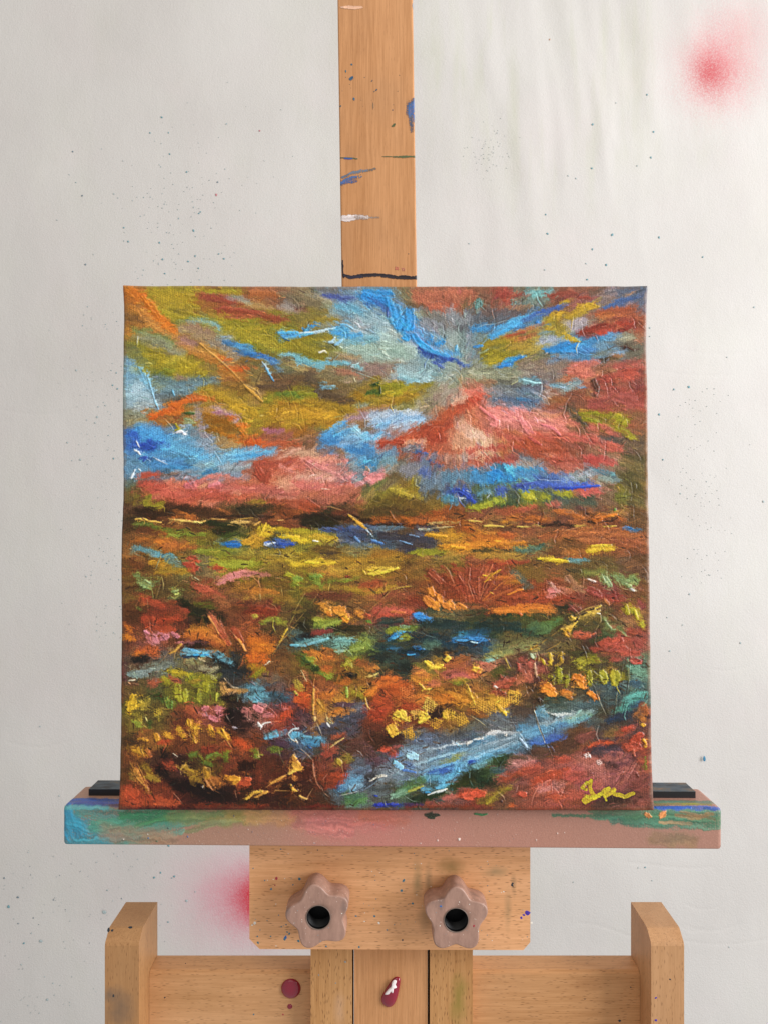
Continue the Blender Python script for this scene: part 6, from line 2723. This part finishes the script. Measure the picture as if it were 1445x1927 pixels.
for _ in range(1500):     # spatter of fine dots
    px = RNG.choice([RNG.uniform(115, 1000), RNG.gauss(640, 170), RNG.uniform(115, 700)]); py = RNG.uniform(70, 168)
    c_ = RNG.choice(['E8DCD0', 'E8DCD0', 'E0C8BC', 'C8A898', '3C6C94', '6C5048', '4C7C8C' if px < 500 else 'E8D8D0'])
    TRc.stroke([(px, py)], RNG.choice([.5, .6, .7, .8, 1.0]), hx(c_), 'k', RNG.uniform(.4, .9))
for x_, y_, r_ in ((169,1546,1.6),(208,1546,1.4),(232,1573,1.8),(278,1564,1.5),(467,1555,1.4),(590,1580,1.6),(791,1580,1.8),(863,1573,2.2),(822,1575,1.5),(1008,1574,1.5),(1048,1562,1.4),(1060,1561,1.3),(935,1528,1.3)):
    TRc.stroke([(x_, fv_(y_, x_))], r_, hx('F0E4DC'), 'k', 1)
for x_, y_, r_, c_ in ((353,1569,2,'2C5C98'),(317,1553,1.8,'283848'),(279,1571,1.8,'2C5CA0'),(295,1577,2,'3C6040'),(190,1549,1.3,'286C9C'),(440,1530,2,'4C5C9C'),(475,1560,1.3,'50607C')):
    TRc.stroke([(x_, fv_(y_, x_))], r_, hx(c_), 'k', 1)
TRc.col *= (1 + (TRc.gr - .5) * .09)[..., None]
# profile in (y, z) with arc length v (px units at the tray front)
kt = (D + ya) / F
ztop = ZC - (1516.0 - CY) * kt + .0; 
zl_b = ZC + (CY - 1588) * kt
rr = .0045
prof = []
for i in range(44): prof.append((yb_ - (yb_ - ya - rr) * i / 44, 0.0))
for i in range(14):
    a_ = math.pi / 2 * i / 14
    prof.append((ya + rr - rr * math.sin(a_), -rr + rr * math.cos(a_)))
HH = 73.5 * kt
for i in range(64): prof.append((ya, -rr - (HH - rr - .0012) * i / 64))
for i in range(6):
    a_ = math.pi / 2 * i / 6
    prof.append((ya + .0012 - .0012 * math.cos(a_), -HH + .0012 - .0012 * math.sin(a_)))
for i in range(5): prof.append((ya + .0012 + (yb_ - ya - .0012) * i / 4, -HH))
prof = np.array(prof)
seg = np.sqrt((np.diff(prof, axis=0) ** 2).sum(1)); arc = np.concatenate(([0], np.cumsum(seg))) / kt
jf = 44 + 7
arcv = arc - arc[jf] + (V0 - 2)
nx_ = 1240
xs = np.concatenate(([0, 0.0007, .0016], np.linspace(.003, (1357 - 119) * kt - .003, nx_), [(1357 - 119) * kt - .0016, (1357 - 119) * kt - .0007, (1357 - 119) * kt]))
inset = np.concatenate(([.0020, .0008, .0002], np.zeros(nx_), [.0002, .0008, .0020]))
lx0 = (119.5 - CX) * kt
Pt = np.zeros((len(prof), len(xs), 3)); Ct = np.zeros((len(prof), len(xs), 3), np.float32)
pc = np.array([(ya + yb_) / 2, -HH / 2])
tilt = (1597 - 1588) / 1238.0
ew = (fbm(len(prof), len(xs), 30, NR, 3) - .5)
for j in range(len(prof)):
    dv = prof[j] - pc
    dn = dv / (np.abs(dv) + 1e-6)
    ix = np.clip(((xs / kt + 119.5 - TRc.x0) * TRc.res).astype(int), 0, TRc.w - 1); iv = int(np.clip(arcv[j], 0, TRc.h - 1))
    hh_ = TRc.hgt[iv, ix] * .0010
    Pt[j, :, 0] = lx0 + xs
    Pt[j, :, 1] = prof[j, 0] - inset * np.sign(dv[0]) * (0 if 44 > j > 4 else 1) - (hh_ if 40 < j < 122 else 0)
    Pt[j, :, 2] = ztop + prof[j, 1] - inset * np.sign(dv[1]) * (1 if (j < 50 or j > 120) else 0) - (xs + 0) * tilt * .55 + (hh_ if j < 50 else 0)
    if j > 60: Pt[j, :, 2] -= xs * tilt * .45 * min(1, (j - 60) / 60)
    Ct[j] = TRc.col[iv, ix]
# paint-crusted, slightly uneven left end
me = grid_mesh('tray', Pt, lin(np.clip(Ct, 0, 1)) * WT)
bm = bmesh.new(); bm.from_mesh(me); bpy.data.meshes.remove(me)
bm.verts.ensure_lookup_table()
nr, ncx = Pt.shape[:2]
bm.faces.new([bm.verts[j * ncx] for j in range(nr)])
bm.faces.new([bm.verts[j * ncx + ncx - 1] for j in range(nr)][::-1])
bm.faces.new([bm.verts[i] for i in (0, ncx - 1, (nr - 1) * ncx + ncx - 1, (nr - 1) * ncx)])
m, nt, b = new_mat('tray_paint')
at = N(nt, 'ShaderNodeAttribute', attribute_name='paint')
o = objvec(nt)
sp = ramp_of(nt, noise(nt, o, 1600, 2, .7), [(0.62, (0, 0, 0, 1)), (0.72, (1, 1, 1, 1))])
c = mix(nt, math_(nt, 'MULTIPLY', sep(nt, sp), .3), at.outputs['Color'], hl('E0C8BC'))
nt.links.new(c, b.inputs['Base Color']); b.inputs['Roughness'].default_value = .5
bump(nt, b, noise(nt, o, 700, 3), .0003, .5)
TRAYM = m
tray = from_bm('tray', bm, TRAYM, easel)
# black rubber strip along the back of the tray
bm = bmesh.new()
ks = (D + .024) / F
xl, xr = (167.5 - CX) * ks, (1308 - CX) * ks
def zt(x): return ztop - (x - lx0) * tilt * .55
zs = .0052
prism(bm, [(xl, .024, zt(xl) - .0002), (xr, .024, zt(xr) - .0002), (xr, .024, zt(xr) + zs), (xl, .024, zt(xl) + zs)],
          [(xl, .0435, zt(xl) - .0002), (xr, .0435, zt(xr) - .0002), (xr, .0435, zt(xr) + zs), (xl, .0435, zt(xl) + zs)])
bevel(bm, .0006, 2)
m, nt, b = new_mat('painted_rubber')
o = objvec(nt)
c = ramp_of(nt, noise(nt, mapping(nt, o, scale=(.35, 1, 1)), 120, 4, .7), [(.38, (.010, .011, .014, 1)), (.52, hl('3C4C58')), (.60, hl('5C5040')), (.72, hl('A07050'))])
gz = N(nt, 'ShaderNodeNewGeometry'); sx_ = N(nt, 'ShaderNodeSeparateXYZ'); nt.links.new(gz.outputs['Normal'], sx_.inputs[0])
up = math_(nt, 'GREATER_THAN', sx_.outputs['Z'], .5)
c = mix(nt, up, (.008, .008, .010, 1), c)      # paint has settled on the top only
nt.links.new(c, b.inputs['Base Color']); b.inputs['Roughness'].default_value = .5
from_bm('rubber_strip', bm, m, tray)

# --- side posts and cross bars
SIDEL = wood('beech_post', 'z', 'CC9A68', 'B48050', .6, WT * .82, 7.7, stains=((W(225, 1900, .036)[0], W(225, 1900, .036)[2], .014, .02, '7C6450', .9), (W(206, 1873, .036)[0], W(206, 1873, .036)[2], .008, .008, '5C5854', .5)), figure=.8)
SIDER = wood('beech_post_pale', 'z', 'D4A478', 'BC8858', .7, WT * .92, 9.1, figure=.8)
CROSS = wood('beech_crossbar', 'x', 'D4A274', 'BC8654', .7, WT * 1.06, 12.4, stains=((*sw(350, 1880, .062), .05, .015, 'B08050', .5), (*sw(1100, 1850, .062), .02, .008, 'A87448', .6)))
yp, yk = .036, .0855
def post(name, xo, xi, sgn, mat, zfrac):
    kp = (D + yp) / F
    kb = (D + yk) / F
    X0, X1 = (xo - CX) * kp, (xi - CX) * kp
    ztp = ZC + (CY - 1697.5) * kb
    zch = ZC + (CY - 1778) * kp
    bm = bmesh.new()
    side = [(yk, ZB), (yk, ztp), (yp + .0115, ztp), (yp + .0095, ztp - .0003), (yp + .0010, zch + .0018), (yp, zch - .0008), (yp, ZB)]
    prism(bm, [(X0, a_, b_) for a_, b_ in side], [(X1, a_, b_) for a_, b_ in side])
    bevel(bm, .0016, 3, 30)
    return bm
bm = post('l', 198, 262, 1, SIDEL, 0)
for px, py, r in ((246, 1745, 2.4), (205, 1750, 2.6), (212, 1751, 2), (214, 1874, 1.8)): splash(bm, px, py, yp if py > 1780 else yp + .0006, r, 3, 1, 1.6)
pl_ = from_bm('side_post', bm, [SIDEL] + SPL, easel)
bm = post('r', 1224.5, 1286.5, -1, SIDER, 0)
for px, py, r, c_ in ((1260, 1843, 1.5, 3), (1233, 1878, 1.8, 4), (1233, 1920, 2.2, 4)): splash(bm, px, py, yp, r, c_, 1)
from_bm('side_post', bm, [SIDER] + SPL, easel)
pr_x = None
kc = (D + .062) / F; kbk = (D + yk) / F
kp = (D + yp) / F
xi_l, xi_r = (262 - CX) * kp, (1224.5 - CX) * kp
rl, rr_ = (585 - CX) * (D + .05) / F, (889 - CX) * (D + .05) / F
def crossbar(x0_, x1_, dz=0):
    bm = bmesh.new()
    zt_ = ZC + (CY - 1797) * kbk
    zf = ZC + (CY - 1833) * kc
    side = [(yk - .0008, ZC + (CY - 2120) * kc), (yk - .0008, zt_), (.0655, zt_ - .0002), (.0622, zf + .0002), (.062, zf - .0012), (.062, ZC + (CY - 2120) * kc)]
    prism(bm, [(x0_, a_, b_) for a_, b_ in side], [(x1_, a_, b_) for a_, b_ in side])
    bevel(bm, .0007, 2, 20)
    return bm
bm = crossbar(xi_l + .0002, rl - .0002)
for px, py, r, c_ in ((311, 1877, 1.5, 3), (478, 1909, 1.3, 0), (533, 1909, 1.5, 5), (350, 1813, .9, 3)): splash(bm, px, py, .062, r, c_, 1)
cbl = from_bm('crossbar', bm, [CROSS] + SPL, easel)
bm = crossbar(rr_ + .0002, xi_r - .0002)
for px, py, r, c_ in ((1165, 1921, 2.2, 3), (1186, 1858, 1.2, 3), (1100, 1880, 1, 3)): splash(bm, px, py, .062, r, c_, 1)
from_bm('crossbar', bm, [CROSS] + SPL, easel)
circ = lambda cx_, cy_, r, n=22: [(cx_ + r * math.cos(2 * math.pi * i / n), cy_ - r * math.sin(2 * math.pi * i / n)) for i in range(n)]
drip(cbl, circ(548, 1860, 18.5, 34), .062, .0036, CRIM)
drip(cbl, circ(546, 1894, 4.8), .062, .0010, CRIM)

# ------------------------------------------------------------------ backdrop sheet
YB = 0.95
kB = (D + YB) / F
bw, bh = 620, 620
PX = np.linspace(-1500, 2900, bw); PY = np.linspace(-900, 2800, bh)
# finer spacing inside the picture
PX = np.concatenate((np.linspace(-1500, -40, 40), np.linspace(-34, 1480, 760), np.linspace(1486, 2900, 40)))
PY = np.concatenate((np.linspace(-900, -40, 30), np.linspace(-34, 1960, 900), np.linspace(1966, 2800, 30)))
GX, GY = np.meshgrid(PX, PY)
z = np.zeros_like(GX)
def fold(x0_, y0_, x1_, y1_, w_, a_, soft=90):
    global z
    dx, dy = x1_ - x0_, y1_ - y0_; L_ = math.hypot(dx, dy)
    t = ((GX - x0_) * dx + (GY - y0_) * dy) / L_
    bend = 14 * np.sin(t / L_ * 2.3 + x0_ * .01)
    d_ = ((GX - x0_) * dy - (GY - y0_) * dx) / L_ + bend
    en = np.clip((t + soft) / soft, 0, 1) * np.clip((L_ - t + soft) / soft, 0, 1)
    en = en * en * (3 - 2 * en)
    z = z + a_ * en * np.exp(-(d_ / w_) ** 2)
fr = random.Random(3)
for (a_) in [(880, -300, 905, 120, 16, 7), (925, -300, 985, 320, 20, 9), (960, -200, 1010, 260, 12, 6), (1000, -300, 1085, 190, 16, 8), (1045, -300, 1140, 260, 14, 7),
             (1085, -200, 1170, 130, 10, 5), (1180, -300, 1235, 180, 18, 6), (1215, -200, 1240, 220, 16, 3), (1265, -300, 1310, 60, 16, 4), (850, -300, 842, 260, 24, 5), (905, 200, 930, 480, 16, 4.5), (860, 250, 855, 480, 18, 4),
             (940, 180, 995, 420, 14, 4), (1200, 300, 1216, 460, 9, 1.6), (800, -300, 812, 420, 20, 4), (560, -200, 470, 300, 60, -7), (640, -300, 610, 500, 40, -5), (380, -200, 300, 400, 90, 5),
             (1100, 150, 1150, 330, 9, 3.4), (1020, 100, 1060, 330, 9, 3.0), (1135, 150, 1160, 240, 7, 2.5)]:
    fold(*a_[:4], a_[4] * 1.4, a_[5] * .00030)
for (x0_, y0_, x1_, y1_) in [(1285, 1742, 1330, 1736), (1295, 1738, 1380, 1737), (1095, 1752, 1185, 1753), (1300, 1700, 1360, 1694), (0, 770, 120, 764), (1345, 1250, 1440, 1240), (1400, 1437, 1450, 1430), (1205, 700, 1370, 692), (20, 1395, 120, 1390), (1190, 1632, 1330, 1618), (1320, 1480, 1360, 1478), (1280, 1766, 1440, 1760), (1290, 655, 1440, 650)]:
    fold(x0_, y0_, x1_, y1_, 3.0, -.00035, 25)
# broad slack in the cloth
rngb = np.random.default_rng(5)
z += (fbm(GX.shape[0], GX.shape[1], 170, rngb, 4, .5) - .5) * .006
st_ = vnoise(GX.shape[0], GX.shape[1], 22, rngb)
rz = np.clip(1 - GY / 900, 0, 1) * np.clip((GX - 700) / 200, 0, 1)
sheared = tsample((GX - GY * .22) * .055 + 17, GY * .004 + 5)
z += (sheared - .5) * .0018 * rz
z += (tsample((GX + GY * .15) * .03 + 90, GY * .004 + 55) - .5) * .0002
Pb = np.stack(((GX - CX) * kB, YB - z, ZC + (CY - GY) * kB), -1)
me = grid_mesh('backdrop', Pb, None)
bm = bmesh.new()
def bd(px, py, r, c, el=1.25):
    # droplets lie on the local cloth surface
    i = int(np.argmin(np.abs(PX - px))); j = int(np.argmin(np.abs(PY - py)))
    yl_ = YB - z[j, i] - .0006
    kk = kB * r * .75
    droplet(bm, ((px - CX) * kB, yl_, ZC + (CY - py) * kB), kk * el, kk, RNG.uniform(0, 3.1), .0007, c + 1, 8, .25)
for px, py, r, c in [(1216,179,2,0),(1114,235,2.4,0),(1229,248,2,0),(1224,296,2.3,0),(1113,317,2.3,0),(1198,312,1.6,6),(1068,331,1.6,6),(1083,336,1.8,6),(1026,404,1.7,0),(1029,440,2.5,0),(1151,442,2.9,0),(1239,447,2.3,0),(1114,469,2.2,0),(1102,496,1.8,6),(1140,499,2.4,0),(1321,484,2,0),(1024,508,1.8,6),(1104,526,2.1,0),
    (1033,75,1.8,7),(882,459,1.6,6),(1158,194,1.4,6),(1418,578,2.2,6),(1295,728,2.9,0),(1267,733,2,0),(1239,780,2.6,0),(1367,672,1.6,6),(1246,865,1.8,0),(1279,929,1.7,6),(1435,944,2.4,6),(1296,1118,2,6),(1283,1176,1.7,6),(1392,1210,2,6),(1259,1225,2,6),(1254,1162,1.4,6),
    (1222,617,1.8,6),(1222,633,1.6,6),(318,620,1.8,6),
    (137,285,1.8,3),(155,368,1.9,3),(162,498,2,3),(108,414,1.4,6),(215,365,1.7,6),(320,290,1.8,0),(352,324,2,0),(305,221,2.2,0),(283,250,1.7,0),(318,250,1.5,0),(365,434,2.4,0),(375,402,2,0),(378,399,1.5,0),(301,457,2,0),(355,492,2.2,0),(422,487,2.2,0),(307,488,2.3,0),(311,515,1.8,0),(374,505,1.8,0),(410,343,2,3),(408,367,2.6,5),(489,246,2,5),(368,482,1.8,0),(412,478,1.7,0),(242,455,2,0),(234,429,1.7,0),
    (35,1688,2.5,3),(17,1706,3,0),(46,1775,2.2,0),(35,1738,1.6,3),(64,1727,1.4,3),(102,1693,1.5,3),(78,1771,4,6),(197,1716,4.2,6),(60,1756,1.6,6),(41,1815,1.8,6),(90,1881,2.8,6),(203,1675,1.8,6),(317,1735,1.8,0),(291,1651,2.4,0),(303,1642,2,0),(318,1591,2.5,0),(329,1649,2.4,0),(324,1652,1.4,0),(203,1675,1.6,6),(9,1652,2,3),(101,1850,1.6,6),(1213,1632,1.6,0),(352,1695,3,6),(368,1678,1.5,6),
    (1226,1657,1.5,6),(1200,1633,1.3,6),(1078,1660,1.2,6),(1371,1782,1.4,6),(112,1498,1.6,6),(76,1367,1.6,6),(163,1085,1.8,6),(173,1082,1.4,6),(145,697,2.2,6),(184,785,2.6,6),(180,796,1.6,6),(213,725,1.8,0),(222,732,2,0),(220,702,1.5,0),(128,833,1.8,6),(152,865,2.4,6),(215,863,1.8,0)]:
    bd(px, py, r, c)
k0 = (( 1323 - CX) * kB, YB - .004, ZC + (CY - 1427) * kB)
droplet(bm, k0, kB * 2.4, kB * 5.5, 0, .0008, 2, 8, .15)
for _ in range(150):
    px, py = RNG.gauss(345, 70), RNG.gauss(400, 90)
    if px < 620 and 120 < py < 540: bd(px, py, RNG.uniform(.5, 1.15), RNG.choice([0, 6, 6, 6]))
for _ in range(100):
    px, py = RNG.gauss(1340, 28) - (RNG.random() * 40), RNG.uniform(730, 1100)
    bd(px, py, RNG.uniform(.5, 1.0), 6)
for _ in range(140):
    bd(RNG.gauss(200, 34), RNG.uniform(560, 1200), RNG.uniform(.5, 1.1), RNG.choice([6, 6, 0]))
for _ in range(110):
    bd(RNG.uniform(0, 330), RNG.uniform(1600, 1927), RNG.uniform(.5, 1.2), RNG.choice([6, 6, 3, 6]))
for _ in range(60):
    bd(RNG.gauss(920, 22), RNG.gauss(290, 30), RNG.uniform(.5, .9), 6)
mex = bpy.data.meshes.new('tmp'); bm.to_mesh(mex); bm.free()
bm = bmesh.new(); bm.from_mesh(me); bm.from_mesh(mex)
bpy.data.meshes.remove(mex); bpy.data.meshes.remove(me)
m, nt, b = new_mat('primed_cloth')
o = objvec(nt)
c = ramp_of(nt, noise(nt, o, 3.0, 3, .5), [(.3, hl(CLOTH_A)), (.7, hl(CLOTH_B))])
lowl = blob(nt, (-200 - CX) * kB, ZC + (CY - 1900) * kB, 1.0, 1.3, .0, 3)
# mottled faint tints left by old paint
t1 = ramp_of(nt, noise(nt, mapping(nt, o, scale=(1, 1, .5)), 9, 4, .6), [(.5, (0, 0, 0, 1)), (.75, (1, 1, 1, 1))])
c = mix(nt, math_(nt, 'MULTIPLY', sep(nt, t1), .14), c, hl('C8CCB8'))
t2 = ramp_of(nt, noise(nt, mapping(nt, o, loc=(3, 1, 2)), 5, 4, .6), [(.5, (0, 0, 0, 1)), (.75, (1, 1, 1, 1))])
c = mix(nt, math_(nt, 'MULTIPLY', sep(nt, t2), .12), c, hl('DCC8CC'))
# faint greenish streaks slanting down the upper right cloth
stv = ramp_of(nt, noise(nt, mapping(nt, o, scale=(1, 1, .12), rot=(0, .22, 0)), 26, 3, .6), [(.50, (0, 0, 0, 1)), (.72, (1, 1, 1, 1))])
green_area = blob(nt, (1010 - CX) * kB, ZC + (CY - 60) * kB, 460 * kB, 380 * kB, 1.0, 6)
c = mix(nt, math_(nt, 'MULTIPLY', math_(nt, 'MULTIPLY', sep(nt, stv), green_area), .55), c, hl('BCC0A4'))
# spray-can bursts: dense centre, thinning grains outward
def spray(px, py, rx, ry, colr, amt, ns, pw):
    global c
    g = N(nt, 'ShaderNodeTexCoord').outputs['Object']
    mp = N(nt, 'ShaderNodeMapping')
    X_, Z_ = (px - CX) * kB, ZC + (CY - py) * kB
    mp.inputs['Location'].default_value = (-X_ / (rx * kB), 0, -Z_ / (ry * kB)); mp.inputs['Scale'].default_value = (1 / (rx * kB), 0, 1 / (ry * kB))
    nt.links.new(g, mp.inputs['Vector'])
    ln = N(nt, 'ShaderNodeVectorMath', operation='LENGTH'); nt.links.new(mp.outputs[0], ln.inputs[0])
    dd = math_(nt, 'ADD', ln.outputs['Value'], math_(nt, 'MULTIPLY', math_(nt, 'SUBTRACT', noise(nt, g, 14, 3, .6), .5), .5))
    f0 = math_(nt, 'POWER', 2.718, math_(nt, 'MULTIPLY', math_(nt, 'MULTIPLY', dd, dd), -1.0))
    gr = noise(nt, g, 300, 2, .8)
    thr = math_(nt, 'ADD', math_(nt, 'MULTIPLY', f0, 1.25), math_(nt, 'MULTIPLY', math_(nt, 'SUBTRACT', gr, .5), 1.3 * ns))
    f1 = math_(nt, 'MULTIPLY', math_(nt, 'MULTIPLY', thr, f0), amt, clamp=True)
    if pw:
        # streaky overspray fanning to the left
        vm = N(nt, 'ShaderNodeVectorMath', operation='NORMALIZE'); nt.links.new(mp.outputs[0], vm.inputs[0])
        ray = ramp_of(nt, noise(nt, vm.outputs[0], 4.5, 2, .6), [(.3, (.72, .72, .72, 1)), (.7, (1, 1, 1, 1))])
        f1 = math_(nt, 'MULTIPLY', f1, sep(nt, ray))
    c = mix(nt, f1, c, hl(colr))
spray(1352, 120, 100, 108, 'D88088', .36, 1.7, 0)
spray(1342, 132, 62, 66, 'C83844', .42, 2.2, 0)
spray(1334, 138, 34, 36, 'B83038', .32, 2.2, 0)
spray(1392, 70, 80, 90, 'D89094', .25, 2.0, 0)
spray(470, 1690, 170, 130, 'DC98AC', .50, .8, 0)
spray(490, 1695, 105, 72, 'C82440', .52, 1.3, 1)
spray(492, 1688, 50, 58, 'C8182C', .85, 1.0, 0)
nt.links.new(c, b.inputs['Base Color'])
b.inputs['Roughness'].default_value = .72; b.inputs['Specular IOR Level'].default_value = .25
n_ = bump(nt, b, noise(nt, o, 260, 4, .65), .0014, .5)
bump(nt, b, noise(nt, mapping(nt, o, scale=(1, 1, .7)), 9, 4, .5), .010, .3, n_)
bd_o = from_bm_nofix = None
me = bpy.data.meshes.new('backdrop'); bm.to_mesh(me); bm.free()
BSP = [flat('cloth_teal', '6C98A2', 0.6), flat('cloth_blue', '3C80A4', 0.6), flat('cloth_white', 'D8D4CC', 0.6), flat('cloth_dark', '70808A', 0.6), flat('cloth_violet', '7868A0', 0.6),
       flat('cloth_red', 'C07880', 0.6), flat('cloth_grey', 'A6B4B6', 0.6), flat('cloth_orange', 'C09070', 0.6), flat('cloth_olive', '707860', 0.6)]
bo = link('backdrop', me, [m] + BSP)
bo['kind'] = 'structure'

# ------------------------------------------------------------------ light
def area(name, loc, target, size, power, color, sy=None):
    l = bpy.data.lights.new(name, 'AREA'); l.energy = power; l.color = color; l.shape = 'RECTANGLE'
    l.size = size; l.size_y = sy or size
    o_ = bpy.data.objects.new(name, l); COL.objects.link(o_); o_.location = loc
    o_.rotation_euler = (Vector(target) - Vector(loc)).to_track_quat('-Z', 'Y').to_euler()
    return o_
for a_ in LIGHTS: area(*a_)
wd = bpy.data.worlds.new('World'); scene.world = wd; wd.use_nodes = True
bg = wd.node_tree.nodes['Background']
bg.inputs[0].default_value = WORLD[:3] + (1,); bg.inputs[1].default_value = WORLD[3]

# ------------------------------------------------------------------ camera and render
cam = bpy.data.cameras.new('camera'); cam.sensor_width = 36; cam.lens = 36 * F / 1927
cam.clip_start = .01; cam.clip_end = 50
co = bpy.data.objects.new('camera', cam); COL.objects.link(co)
co.location = (0, -D, ZC); co.rotation_euler = (math.radians(90), 0, 0)
scene.camera = co
scene.render.resolution_x, scene.render.resolution_y = 767, 1024
scene.view_settings.view_transform = 'Standard'; scene.view_settings.look = 'None'
scene.view_settings.gamma = 1; scene.view_settings.exposure = EXPO
for o_ in list(bpy.data.objects):
    if '_w' in o_: del o_['_w']
